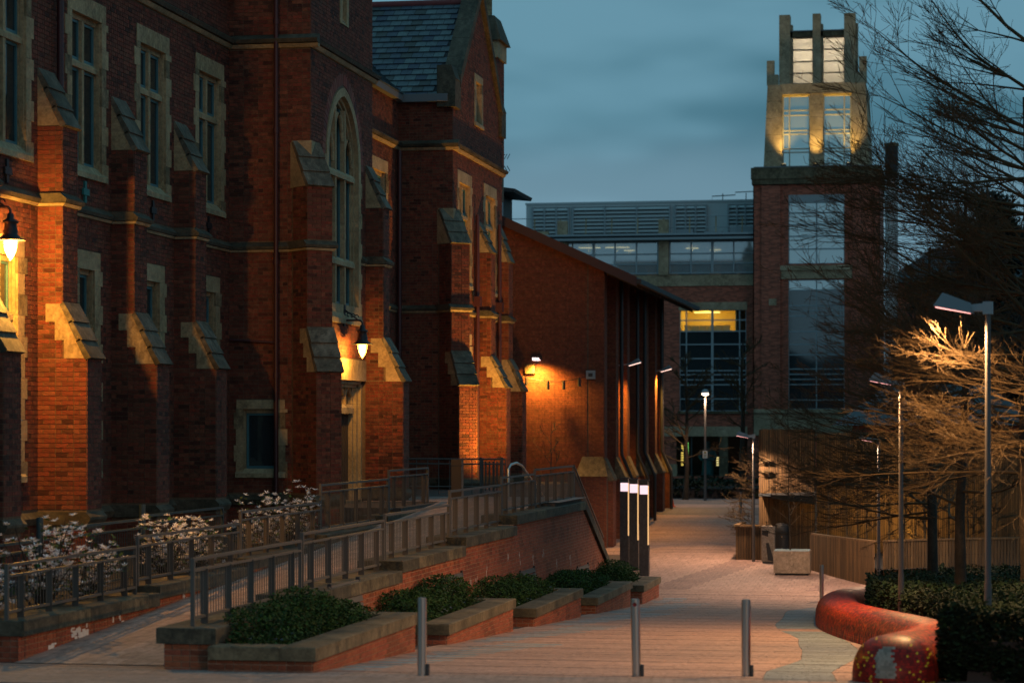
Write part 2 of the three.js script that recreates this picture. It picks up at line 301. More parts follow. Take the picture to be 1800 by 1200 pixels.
  s = 76.8; row = 0;
  while (s < 106.4) {
    const grey = (s > 91.5 && s < 96.5) || s > 99.5, dep = grey ? 0.3 : 0.42, tone = R(0.86, 1.1), t0 = leftEdge(s), t1 = rightEdge(s), len = grey ? 0.3 : 0.62, off = R(0, len);
    for (let t = t0 - off; t < t1; t += len) { const a = Math.max(t0, t), b = Math.min(t1, t + len - J); if (b - a < 0.05) continue; const k = tone * R(0.9, 1.08); put(s, s + dep - J, a, b, grey ? [0.19 * k, 0.165 * k, 0.155 * k] : [0.48 * k, 0.31 * k, 0.25 * k]); }
    s += dep; row++;
  }
  const visible = list.map((b, i) => [Math.abs(Math.atan2((b[2] + b[3]) / 2, b[0]) + 0.1808) < 0.205 && b[0] > 28.2 ? (b[3] - b[2]) * (b[1] - b[0]) / b[0] ** 3 : 0, i]).sort((a, b) => b[0] - a[0]);
  const own = new Set(visible.slice(0, 300).map(e => e[1])), mb = new MB(true), unit = (() => { const b = new MB(); b.box(-0.5, 0.5, -0.014, 0, -0.5, 0.5, '0'); b.uv = b.uv.map(x => x * 0.3); return b.geo(); })(), ms = new Map();
  list.forEach((b, i) => {
    const [s0, s1, t0, t1, c] = b, lift = 0.002 * hash3(i, 1, 9);
    if (own.has(i)) {
      const key = c.map(x => Math.round(x * 40)).join(); if (!ms.has(key)) ms.set(key, new THREE.MeshStandardMaterial({ color: C(...c), roughness: 0.8, map: grain }));
      const m = new THREE.Mesh(unit, ms.get(key)); m.name = 'paver'; m.castShadow = m.receiveShadow = true; m.position.set((t0 + t1) / 2, gy((s0 + s1) / 2) + lift, -(s0 + s1) / 2); m.scale.set(t1 - t0, 1, s1 - s0); m.rotation.x = Math.atan((gy(s1) - gy(s0)) / (s1 - s0)); root.add(m);
    } else {
      mb.k = c; const y0 = gy(s0) + lift, y1 = gy(s1) + lift, A = [t0, y0, -s0], B = [t1, y0, -s0], D = [t0, y1, -s1], E = [t1, y1, -s1], dn = p => [p[0], p[1] - 0.016, p[2]];
      const mid = [(t0 + t1) / 2, y0 - 1, -s0]; mb.poly([A, B, E, D], mid); mb.poly([A, B, dn(B), dn(A)], [(t0 + t1) / 2, y0, -s1]); if (s0 < 50) { mb.poly([B, E, dn(E), dn(B)], [t0, y0, -s0]); mb.poly([A, D, dn(D), dn(A)], [t1, y0, -s0]); }
    }
  });
  stuff(add('paver_field', mb, mat.paverV, root));
}

// ---------------------------------------------------------------- Victorian college building
const college = thing('college_building', 'long Victorian red brick building with sandstone windows, buttresses and slate roof', 'building');
const cb = new Bricks(victorian);
const tA = -15.84, tB = -13.97, tD = -14.23, sB0 = 51.67, sB1 = 57.4, sD0 = 68.3, sD1 = 76.0;
const Y = { strLo: 8.39, strUp: 12.92, plinth: 2.98 };
const paneG = mat.glass;
// square-headed stone window on face F; lights across, transoms at heights
function stoneWindow(F, u0, u1, y0, y1, o = {}) {
  const w = part('window', college), { lights = 2, trans = [], head = 0.34, jamb = 0.22, sill = 0.26, quoin = 0.13, glassM = paneG, sash = mat.teal, lowPanel = null } = o, dep = -0.185;
  const q = (u1 - u0), yi0 = y0 + sill, yi1 = y1 - head;
  const uniq = [];
  for (const side of [0, 1]) { let y = y0 + (side ? 0 : 0.0), k = side; while (y < yi1 - 0.02) { const h = Math.min(yi1 - y, 0.36), ext = (k & 1) ? quoin : 0.012; const a = side ? u1 - jamb : u0 - ext, b = side ? u1 + ext : u0 + jamb; uniq.push([a, b, y, y + h - 0.004]); y += h; k++; } }
  for (const [a, b, c, d] of uniq) { const m = new MB(); m.fbox(F, a, b, c, d, -0.09, 0.024 + 0.006 * hash3(Math.round(c * 50), Math.round(a * 50), 3)); add('quoin_stone', m, hash3(Math.round(c * 70), Math.round(a * 70), 1) < 0.3 ? mat.stone2 : mat.stone, w); }
  let m = new MB(); m.fbox(F, u0, u1, yi1, y1, -0.09, 0.028); add('lintel', m, mat.stone, w);
  m = new MB(); // inner moulded order
  m.fbox(F, u0 + jamb - 0.05, u0 + jamb + 0.03, yi0, yi1 + 0.04, dep, -0.09); m.fbox(F, u1 - jamb - 0.03, u1 - jamb + 0.05, yi0, yi1 + 0.04, dep, -0.09); m.fbox(F, u0 + jamb + 0.03, u1 - jamb - 0.03, yi1 - 0.09, yi1 + 0.04, dep, -0.09);
  m.fbox(F, u0 + jamb, u0 + jamb + 0.02, yi0, yi1, -0.085, -0.02); m.fbox(F, u1 - jamb - 0.02, u1 - jamb, yi0, yi1, -0.085, -0.02);
  add('moulded_reveal', m, mat.stone, w);
  m = new MB(); m.prism(F, u0 - 0.02, u1 + 0.02, [[dep, y0], [0.07, y0], [0.07, y0 + 0.1], [-0.07, y0 + sill], [dep, y0 + sill]]); add('sill', m, mat.pale, w);
  const a = u0 + jamb + 0.04, b = u1 - jamb - 0.04, mw = 0.12, lw = (b - a - mw * (lights - 1)) / lights, top = yi1 - 0.09;
  const ys = [yi0, ...trans.flatMap(y => [y - 0.075, y + 0.075]), top];
  for (let k = 1; k < lights; k++) { const c = a + k * lw + (k - 1) * mw; m = new MB(); m.prism((u, y, n) => F(u, y, n), c, c + mw, [[dep, yi0], [-0.06, yi0], [-0.06, top], [dep, top]]); add('mullion', m, mat.stone, w); }
  for (const y of trans) { m = new MB(); m.prism(F, a, b, [[dep, y - 0.075], [-0.045, y - 0.075], [-0.045, y + 0.02], [-0.1, y + 0.075], [dep, y + 0.075]]); add('transom', m, mat.stone, w); }
  for (let k = 0; k < lights; k++) for (let j = 0; j < ys.length; j += 2) {
    const c = a + k * (lw + mw), d = c + lw, e = ys[j], f = ys[j + 1];
    if (lowPanel !== null && f < lowPanel) { m = new MB(); m.fbox(F, c, d, e, f, dep - 0.02, dep + 0.12); add('apron_stone', m, mat.stone2, w); continue; }
    m = new MB(); m.fbox(F, c, c + 0.05, e, f, dep, dep + 0.06); m.fbox(F, d - 0.05, d, e, f, dep, dep + 0.06); m.fbox(F, c + 0.05, d - 0.05, e, e + 0.06, dep, dep + 0.06); m.fbox(F, c + 0.05, d - 0.05, f - 0.05, f, dep, dep + 0.06); add('casement', m, sash, w);
    m = new MB(); m.fbox(F, c + 0.04, d - 0.04, e + 0.05, f - 0.04, dep + 0.005, dep + 0.03); add('pane', m, glassM, w);
  }
  m = new MB(); m.fbox(F, u0 + 0.02, u1 - 0.02, y0 + 0.02, y1 - 0.02, dep - 0.06, dep - 0.01); add('backing', m, mat.black, w);
  return w;
}
// buttress on face F, between u0 and u1: lower and upper stages with stone weatherings
function buttress(F, u0, u1, o = {}) {
  const { nLow = 0.9, nUp = 0.45, yb = 1.6, tops = [10.8, 9.8, 6.68, 5.72], str = Y.strLo, sides = 'lr', plinth = Y.plinth, back0 = -0.05 } = o, [ut, ub, lt, lb] = tops;
  let m = new MB(); m.fbox(F, u0, u1, yb, lb, -0.1, nLow, '2'); m.fbox(F, u0, u1, lb, ub, -0.1, nUp, '2'); m.prism(F, u0 + 0.01, u1 - 0.01, [[-0.1, ub], [nUp - 0.01, ub], [0.02, ut - 0.08], [-0.1, ut - 0.08]]); m.prism(F, u0 + 0.01, u1 - 0.01, [[nUp - 0.05, lb], [nLow - 0.01, lb], [nUp + 0.02, lt - 0.06], [nUp - 0.05, lt - 0.06]]);
  add('buttress_core', m, mat.mortar, college);
  const Ffront = (u, y, n) => F(u, y, n), L = n0 => (u, y, n) => F(u0 - n, y, u), Rr = (u, y, n) => F(u1 + n, y, u);
  const holesS = [[0, 2, str - 0.02, str + 0.23], [0, 2, plinth - 0.2, plinth + 0.05]];
  for (const [a, b, n] of [[yb, lb, nLow], [lb, ub, nUp]]) {
    cb.face((u, y, k) => Ffront(u, y, n + k), u0, u1, a, b, [[u0, u1, str - 0.02, str + 0.23], [u0, u1, plinth - 0.2, plinth + 0.05]]);
    const blk = b === lb ? (y => { const k = Math.floor((lb - y) / 0.32); return null; }) : null; void blk;
    if (sides.includes('l')) cb.face(L(), 0, n, a, b, holesS);
    if (sides.includes('r')) cb.face(Rr, 0, n, a, b, holesS);
  }
  // triangular flank of the lower slope is stone: stepped kneeler blocks
  const caps = (yt, ybm, n0, n1) => {
    const w = part('buttress_weathering', college), h = (yt - ybm) / 3;
    for (let k = 0; k < 3; k++) {
      const y1 = yt - k * h, y0 = y1 - h, na = n0 + (n1 - n0) * k / 3, nb = n0 + (n1 - n0) * (k + 1) / 3, back = n0 - 0.3 + 0.17 * k * (n1 - n0) / 0.45;
      m = new MB(); m.prism(F, u0 - 0.022, u1 + 0.022, [[n0 < 0.1 ? back0 : Math.max(-0.05, back), y0], [nb, y0], [na, y1], [n0 < 0.1 ? back0 : Math.max(-0.05, back), y1]]); add('kneeler_stone', m, mat.stone, w);
      m = new MB(); m.prism(F, u0 - 0.03, u1 + 0.03, [[na - 0.04, y1 - 0.02], [nb - 0.02, y0 - 0.03], [nb + 0.085, y0 + 0.01], [na + 0.03, y1 + 0.03]]); add('capstone', m, mat.capstone, w);
    }
  };
  caps(ut, ub, 0.0, nUp); caps(lt, lb, nUp, nLow);
  // string course and plinth wrap round the stages
  m = new MB(); m.prism(F, u0 - 0.1, u1 + 0.1, [[-0.1, str + 0.05], [nUp + 0.1, str + 0.06], [nUp + 0.12, str + 0.12], [nUp + 0.0, str + 0.22], [-0.1, str + 0.22]]); add('string_course', m, mat.sooty, college);
  m = new MB(); m.prism(F, u0 - 0.06, u1 + 0.06, [[-0.1, str], [nUp + 0.045, str], [nUp + 0.075, str + 0.048], [-0.1, str + 0.048]]); add('string_moulding', m, mat.pale, college);
  m = new MB(); m.prism(F, u0 - 0.07, u1 + 0.07, [[-0.1, plinth - 0.18], [nLow + 0.03, plinth - 0.18], [nLow + 0.09, plinth - 0.08], [nLow + 0.09, plinth - 0.04], [nLow, plinth + 0.05], [-0.1, plinth + 0.05]]); add('plinth_course', m, mat.sooty, college);
}
function stringRun(F, u0, u1, y, big = false, gaps = []) {
  let iv = [[u0, u1]]; for (const [a, b] of gaps) iv = iv.flatMap(([p, q]) => b <= p || a >= q ? [[p, q]] : [[p, a], [b, q]].filter(e => e[1] - e[0] > 0.02));
  for (const [a, b] of iv) {
    let m = new MB(); m.prism(F, a, b, big ? [[-0.05, y + 0.06], [0.16, y + 0.08], [0.2, y + 0.16], [0.0, y + 0.28], [-0.05, y + 0.28]] : [[-0.05, y + 0.05], [0.1, y + 0.06], [0.12, y + 0.12], [0.0, y + 0.22], [-0.05, y + 0.22]]); add('string_course', m, mat.sooty, college);
    m = new MB(); m.prism(F, a, b, big ? [[-0.05, y - 0.02], [0.06, y - 0.02], [0.12, y + 0.058], [-0.05, y + 0.058]] : [[-0.05, y], [0.045, y], [0.075, y + 0.048], [-0.05, y + 0.048]]); add('string_moulding', m, mat.pale, college);
  }
}
const WA = [38.9, 42.68, 46.45, 50.22], BA = [36.49, 40.26, 44.03, 47.8];
{ // wing A
  const F = front(tA), u0 = 30, u1 = sB0, y0 = 1.2, y1 = 15.2, holes = [], rects = [];
  for (const c of [35.1, ...WA]) { holes.push([c - 1.0, c + 1.0, 9.12, 12.47]); holes.push([c - 0.7, c + 0.7, 3.56, 7.78]); }
  for (const h of holes) rects.push(rect(h[0] + 0.05, h[1] - 0.05, h[2] + 0.05, h[3] - 0.05));
  sheet('wall', F, rect(u0, u1, y0, y1), rects, mat.mortar, college);
  cb.face(F, 33.5, u1, y0, y1, [...holes, [0, 99, Y.strLo - 0.01, Y.strLo + 0.22], [0, 99, Y.strUp - 0.02, Y.strUp + 0.28], [0, 99, Y.plinth - 0.18, Y.plinth + 0.05]]);
  for (const c of WA) { stoneWindow(F, c - 1.0, c + 1.0, 9.12, 12.47, { trans: [11.22] }); stoneWindow(F, c - 0.7, c + 0.7, 3.56, 7.78, { lights: 1, trans: [6.42], jamb: 0.3 }); }
  for (const s of BA) buttress(F, s, s + 0.73, { nLow: 0.91, nUp: 0.46 });
  stringRun(F, u0, u1, Y.strLo, false, BA.map(s => [s - 0.1, s + 0.83])); stringRun(F, u0, u1, Y.strUp, true);
  let m = new MB(); m.prism(F, u0, u1, [[-0.1, Y.plinth - 0.18], [0.05, Y.plinth - 0.18], [0.1, Y.plinth - 0.06], [0, Y.plinth + 0.05], [-0.1, Y.plinth + 0.05]]); add('plinth_course', m, mat.sooty, college);
  m = new MB(); m.tube([P(41.05, tA + 0.12, 7.9), P(41.05, tA + 0.12, 15)], 0.06, 10); m.fbox(F, 40.9, 41.2, 12.6, 12.9, 0, 0.24); add('drainpipe', m, mat.pipe, college);
  for (const [s, c] of [[42.55, mat.tieGreen], [46.4, mat.iron], [50.1, mat.iron], [38.8, mat.iron]]) { m = new MB(); for (const r of [0, 1]) { m.fbox(F, s - (r ? 0.15 : 0.045), s + (r ? 0.15 : 0.045), 8.86 - (r ? 0.06 : 0.2), 8.86 + (r ? 0.06 : 0.2), 0.012 + r * 0.012, 0.05 + r * 0.014); } add('wall_tie', m, c, college); }
}
{ // porch bay B: return towards the camera, then the front
  let F = facing(sB0);
  sheet('wall', F, rect(tA, tB, 1.2, 16.4), [rect(-15.6, -14.62, 3.5, 5.1)], mat.mortar, college);
  cb.face(F, tA, tB, 1.2, 16.4, [[-15.66, -14.55, 3.4, 5.12], [-20, 0, Y.strLo - 0.01, Y.strLo + 0.22], [-20, 0, Y.strUp - 0.02, Y.strUp + 0.28], [-20, 0, Y.plinth - 0.18, Y.plinth + 0.05]]);
  stoneWindow(F, -15.66, -14.55, 3.4, 5.12, { lights: 1, jamb: 0.15, head: 0.2, sill: 0.2, quoin: 0.06, glassM: mat.darkPane });
  stringRun(F, tA, tB, Y.strLo); stringRun(F, tA, tB + 0.2, Y.strUp, true);
  let m = new MB(); m.prism(F, tA, tB, [[-0.1, Y.plinth - 0.18], [0.05, Y.plinth - 0.18], [0.1, Y.plinth - 0.06], [0, Y.plinth + 0.05], [-0.1, Y.plinth + 0.05]]); add('plinth_course', m, mat.sooty, college);
  m = new MB(); m.tube([P(sB0 - 0.13, -14.72, 2.2), P(sB0 - 0.13, -14.72, 5.9), P(sB0 - 0.13, -14.72, 16.3)], 0.052, 10); for (const y of [5.6, 8.1, 11, 13.4]) m.tube([P(sB0 - 0.13, -14.72, y), P(sB0 - 0.13, -14.72, y + 0.12)], 0.068, 10, true); add('drainpipe', m, mat.pipe, college);
  m = new MB(); m.tube([P(sB0 - 0.08, -15.8, 6.45), P(sB0 - 0.08, -14.72, 6.38)], 0.03, 6); add('overflow_pipe', m, mat.pipe, college);
  F = front(tB);
  const cx = 54.57, hw = 1.6, ys = 10.62, ya = 12.4, rise = ya - ys;
  const arch = (a, h, y, n = 14) => { const r = (a * a + h * h) / (2 * a), pts = []; for (let k = 0; k <= n; k++) { const an = Math.atan2(h, r - a) * k / n; pts.push([cx + (r * Math.cos(an) - (r - a)), y + r * Math.sin(an)]); } const l = pts.slice(0, -1).reverse().map(([u, v]) => [2 * cx - u, v]); return [...pts, ...l]; };
  const hole = [[cx - hw, 7.1], [cx + hw, 7.1], ...arch(hw, rise, ys)];
  const door = [53.9, 57.1, 1.2, 6.11];
  sheet('wall', F, rect(sB0, sB1, 1.2, 16.4), [hole.map(([u, y]) => [cx + (u - cx) * 0.97, y]), rect(door[0] + 0.05, door[1] - 0.05, 2.5, door[3] - 0.05), rect(54.32, 54.9, 13.95, 15.6)], mat.mortar, college);
  const outA = y => y < 7.1 || y > ya + 0.3 ? null : y < ys ? [cx - hw, cx + hw] : (() => { const r = ((hw + 0.3) ** 2 + (rise + 0.34) ** 2) / (2 * (hw + 0.3)), dx = Math.sqrt(Math.max(0, r * r - (y - ys) ** 2)) - (r - hw - 0.3); return dx > 0 ? [cx - dx, cx + dx] : null; })();
  cb.face(F, sB0, sB1, 1.2, 16.4, [outA, door, [54.2, 55.0, 13.86, 15.7], [0, 99, Y.strUp - 0.02, Y.strUp + 0.28], u => u > Y.strLo - 0.01 && u < Y.strLo + 0.22 ? [sB0, 52.9] : null, u => u > Y.strLo - 0.01 && u < Y.strLo + 0.22 ? [56.25, sB1] : null]);
  // voussoirs of the relieving arch
  { const w = part('brick_arch', college), a0 = hw + 0.05, h0 = rise + 0.06, r = (a0 * a0 + h0 * h0) / (2 * a0), an1 = Math.atan2(h0, r - a0);
    for (const sg of [1, -1]) for (let k = 0; k < 18; k++) { const p0 = an1 * (k + 0.06) / 18, p1 = an1 * (k + 0.94) / 18, q = (a, rr) => F(cx + sg * (rr * Math.cos(a) - (r - a0)), ys + rr * Math.sin(a), 0.012), b = new MB(), qb = (a, rr) => { const e = q(a, rr); return [e[0] - 0.05, e[1], e[2]]; };
      b.hex([qb(p0, r), qb(p1, r), q(p1, r), q(p0, r), qb(p0, r + 0.27), qb(p1, r + 0.27), q(p1, r + 0.27), q(p0, r + 0.27)]); const tn_ = victorian([k, sg, r]); add('voussoir', b, M(tn_[0] * 0.9 + 0.03, tn_[1] + 0.012, tn_[2] + 0.02), w); } }
  { // tall pointed window of three lights
    const w = part('arched_window', college), ex = (shape, n0, n1, mtl, name) => { const g = new THREE.ExtrudeGeometry(shape, { depth: n1 - n0, bevelEnabled: false }), p = g.attributes.position; for (let i = 0; i < p.count; i++) p.setXYZ(i, ...F(p.getX(i), p.getY(i), n0 + p.getZ(i))); g.computeVertexNormals(); return add(name, g, mtl, w); };
    const sh = pts => new THREE.Shape(pts.map(([u, y]) => new THREE.Vector2(u, y))), pa = pts => new THREE.Path(pts.map(([u, y]) => new THREE.Vector2(u, y)));
    const ring = (a, b, y0, inset) => { const s = sh([[cx - a, y0], [cx + a, y0], ...arch(a, rise * a / hw + 0.0, ys)]); s.holes.push(pa([[cx - b, 7.36], [cx + b, 7.36], ...arch(b, rise * b / hw + 0.05, ys)])); return s; };
    ex(ring(hw, hw - 0.22, 7.1), -0.08, 0.03, mat.stone, 'stone_surround'); ex(ring(hw - 0.05, hw - 0.3, 7.15), -0.14, -0.08, mat.stone, 'moulded_reveal'); ex(ring(hw - 0.12, hw - 0.36, 7.2), -0.22, -0.14, mat.stone, 'inner_order');
    for (const sd of [-1, 1]) { let y = 7.1, k = sd > 0 ? 1 : 0; while (y < ys - 0.1) { if (k & 1) { const m2 = new MB(), a = cx + sd * (hw - 0.05), b = cx + sd * (hw + 0.13); m2.fbox(F, Math.min(a, b), Math.max(a, b), y, y + 0.35, -0.1, 0.028); add('quoin_stone', m2, mat.stone, w); } y += 0.36; k++; } }
    const li = hw - 0.36, tr = [8.36, 10.38], mw = 0.12, lw = (2 * li - 2 * mw) / 3; let m2;
    const topAt = u => { const a = li, h = rise * a / hw + 0.05, r = (a * a + h * h) / (2 * a), dx = Math.abs(u - cx) + (r - a); return ys + Math.sqrt(Math.max(0, r * r - dx * dx)); };
    for (const k of [0, 1]) { const u = cx - li + lw + k * (lw + mw); m2 = new MB(); m2.fbox(F, u, u + mw, 7.3, topAt(u + mw / 2), -0.2, -0.06); add('mullion', m2, mat.stone, w); }
    for (const y of tr) { m2 = new MB(); m2.prism(F, cx - li, cx + li, [[-0.2, y - 0.08], [-0.03, y - 0.08], [-0.03, y + 0.02], [-0.08, y + 0.09], [-0.2, y + 0.09]]); add('transom', m2, mat.pale, w); }
    // tracery arches at the head of each light
    for (let k = 0; k < 3; k++) { const c = cx - li + lw / 2 + k * (lw + mw), yy = k === 1 ? 11.2 : 10.66; for (const sg of [-1, 1]) { const pts = []; for (let j = 0; j <= 6; j++) { const a = j / 6; pts.push(F(c + sg * (lw / 2) * Math.cos(a * 1.35), yy + 0.62 * Math.sin(a * 1.35), -0.13)); } m2 = new MB(); m2.tube(pts, 0.05, 6); add('tracery', m2, mat.stone, w); } }
    const ysx = [7.4, 8.28, 8.45, 10.3, 10.47, 12.2];
    for (let k = 0; k < 3; k++) for (let j = 0; j < 6; j += 2) { const c = cx - li + k * (lw + mw), top = j === 4 ? Math.min(topAt(c + (k === 0 ? lw * 0.8 : k === 2 ? lw * 0.2 : lw / 2)), 12.1) : ysx[j + 1]; m2 = new MB(); m2.fbox(F, c, c + lw, ysx[j], top, -0.22, -0.2); add('pane', m2, paneG, w); m2 = new MB(); m2.fbox(F, c, c + 0.04, ysx[j], top, -0.2, -0.17); m2.fbox(F, c + lw - 0.04, c + lw, ysx[j], top, -0.2, -0.17); m2.fbox(F, c + 0.04, c + lw - 0.04, ysx[j], ysx[j] + 0.05, -0.2, -0.17); add('casement', m2, mat.teal, w); }
    m2 = new MB(); m2.prism(F, cx - hw, cx + hw, [[-0.2, 6.92], [0.08, 6.92], [0.08, 7.04], [-0.06, 7.38], [-0.2, 7.38]]); add('sill', m2, mat.pale, w);
    m2 = new MB(); m2.fbox(F, cx - hw, cx + hw, 7.1, 12.3, -0.3, -0.24); add('backing', m2, mat.black, w);
  }
  stringRun(F, sB0, sB1 + 0.2, Y.strUp, true); stringRun(F, sB0, 52.9, Y.strLo); stringRun(F, 56.25, sB1, Y.strLo);
  { const w = part('slit_window', college); let m2 = new MB(); m2.fbox(F, 54.2, 54.42, 13.86, 15.7, -0.2, 0.03); m2.fbox(F, 54.8, 55.0, 13.86, 15.7, -0.2, 0.03); m2.prism(F, 54.42, 54.8, [[-0.2, 13.86], [0.04, 13.86], [-0.1, 14.12], [-0.2, 14.12]]); add('stone_surround', m2, mat.stone, w); m2 = new MB(); m2.fbox(F, 54.4, 54.82, 14, 15.7, -0.22, -0.18); add('pane', m2, paneG, w); }
  { // stone doorway
    const w = part('doorway', college); let m2;
    const [a, b] = [53.9, 57.1];
    for (const [u, v, n0, n1] of [[a, a + 0.3, -0.08, 0.03], [b - 0.36, b, -0.08, 0.03], [a + 0.26, a + 0.4, -0.16, -0.08], [b - 0.5, b - 0.32, -0.16, -0.08], [a + 0.36, a + 0.48, -0.24, -0.16], [b - 0.62, b - 0.46, -0.24, -0.16], [a + 0.44, a + 0.54, -0.36, -0.24], [b - 0.72, b - 0.58, -0.36, -0.24]]) { let y = 2.6; let k = 0; while (y < 5.6) { const h = Math.min(0.62, 5.62 - y); m2 = new MB(); m2.fbox(F, u, v, y, y + h - 0.006, n0, n1); add('jamb_stone', m2, mat.pale, w); y += h; k++; } }
    m2 = new MB(); m2.fbox(F, a, b, 5.62, 6.11, -0.12, 0.03); add('lintel', m2, mat.stone, w);
    m2 = new MB(); m2.fbox(F, a + 0.26, b - 0.32, 5.54, 5.72, -0.16, -0.08); m2.fbox(F, a + 0.4, b - 0.5, 5.46, 5.6, -0.36, -0.16); add('head_moulding', m2, mat.stone, w);
    m2 = new MB(); m2.fbox(F, a + 0.4, b - 0.5, 2.5, 5.6, -0.6, -0.5); add('backing', m2, mat.black, w);
    m2 = new MB(); m2.prism(F, a + 0.54, b - 0.72, [[-0.36, 4.84], [-0.2, 4.84], [-0.19, 4.98], [-0.25, 5.06], [-0.36, 5.06]]); add('transom', m2, mat.pale, w);
    for (let k = 0; k < 3; k++) { const u = a + 0.54 + k * 0.64; m2 = new MB(); m2.fbox(F, u, u + 0.1, 5.06, 5.5, -0.36, -0.24); const pts = []; for (let j = 0; j <= 6; j++) pts.push(F(u + 0.08 + 0.56 * j / 6, 5.28 + 0.17 * Math.sin(Math.PI * j / 6), -0.29)); m2.tube(pts, 0.05, 6); add('tracery', m2, mat.stone, w); }
    m2 = new MB(); m2.fbox(F, a + 0.54, b - 0.72, 5.06, 5.5, -0.4, -0.37); add('pane', m2, mat.darkPane, w);
    const leaf = (u, v) => { m2 = new MB(); m2.fbox(F, u, v, 2.78, 4.84, -0.4, -0.34); for (let q = u + 0.1; q < v - 0.08; q += 0.16) m2.fbox(F, q, q + 0.02, 2.82, 4.8, -0.34, -0.325); add('door_leaf', m2, mat.woodDark, w); }; leaf(a + 0.54, a + 1.5); leaf(a + 1.51, b - 0.72);
    m2 = new MB(); m2.tube([F(a + 1.42, 3.5, -0.32), F(a + 1.42, 3.55, -0.28), F(a + 1.42, 4.1, -0.28), F(a + 1.42, 4.15, -0.32)], 0.02, 6); add('door_handle', m2, mat.steel, w);
    m2 = new MB(); m2.fbox(F, a + 0.45, b - 0.6, 2.6, 2.78, -0.5, -0.05); add('door_step', m2, mat.stone2, w);
  }
  buttress(slant(sB0 + 0.15, tB - 0.15, 45), -0.31, 0.31, { nLow: 1.02, nUp: 0.62, sides: 'lr', yb: 1.4, back0: -0.34 });
  m = new MB(); m.sbox(sB0 - 0.035, sB0 + 0.5, tB - 0.42, tB + 0.035, 9.95, 10.84); add('corner_stone', m, mat.stone, college);
  buttress(F, 56.72, 57.35, { nLow: 0.93, nUp: 0.44, yb: 1.6, sides: 'l', tops: [10.8, 9.8, 6.66, 5.62] });
}
{ // recessed wall C, between the bays
  const F = front(tA), u0 = sB1, u1 = sD0, yEave = 13.95;
  const hs = [[64.7, 66.9, 9.0, 12.05], [64.9, 66.7, 3.6, 7.3]];
  sheet('wall', F, rect(u0, u1, 1.2, yEave), hs.map(h => rect(h[0] + 0.05, h[1] - 0.05, h[2] + 0.05, h[3] - 0.05)), mat.mortar, college);
  cb.face(F, 62, u1, 1.2, yEave, [...hs, [0, 99, 7.82, 8.05], [0, 99, 12.52, 12.82]]);
  stoneWindow(F, 64.7, 66.9, 9.0, 12.05, { trans: [10.75] }); stoneWindow(F, 64.9, 66.7, 3.6, 7.3, { lights: 1, trans: [6.2], jamb: 0.3 });
  stringRun(F, u0, u1, 7.83); stringRun(F, u0, u1, 12.54, true);
  let m = new MB(); m.tube([P(67.9, tA + 0.13, 2.2), P(67.9, tA + 0.13, 12.5)], 0.065, 10); add('drainpipe', m, mat.pipe, college);
  m = new MB(); m.fbox(F, sB1 - 0.3, u1, yEave - 0.02, yEave + 0.16, -0.1, 0.2); add('gutter', m, mat.lead, college);
  // right return of the porch bay, away from the camera, and its end above the string
  m = new MB(); m.sbox(sB1 - 0.02, sB1, tA, tB, 1.2, 16.4); m.sbox(sB0, sB1, -22, tB - 0.2, 16.38, 16.4); add('wall_back', m, mat.mortar, college);
  m = new MB(); m.sbox(sB1 - 0.4, sB1 + 0.08, tB - 0.34, tB + 0.1, 15.1, 15.4); add('corbel', m, mat.sooty, college);
}
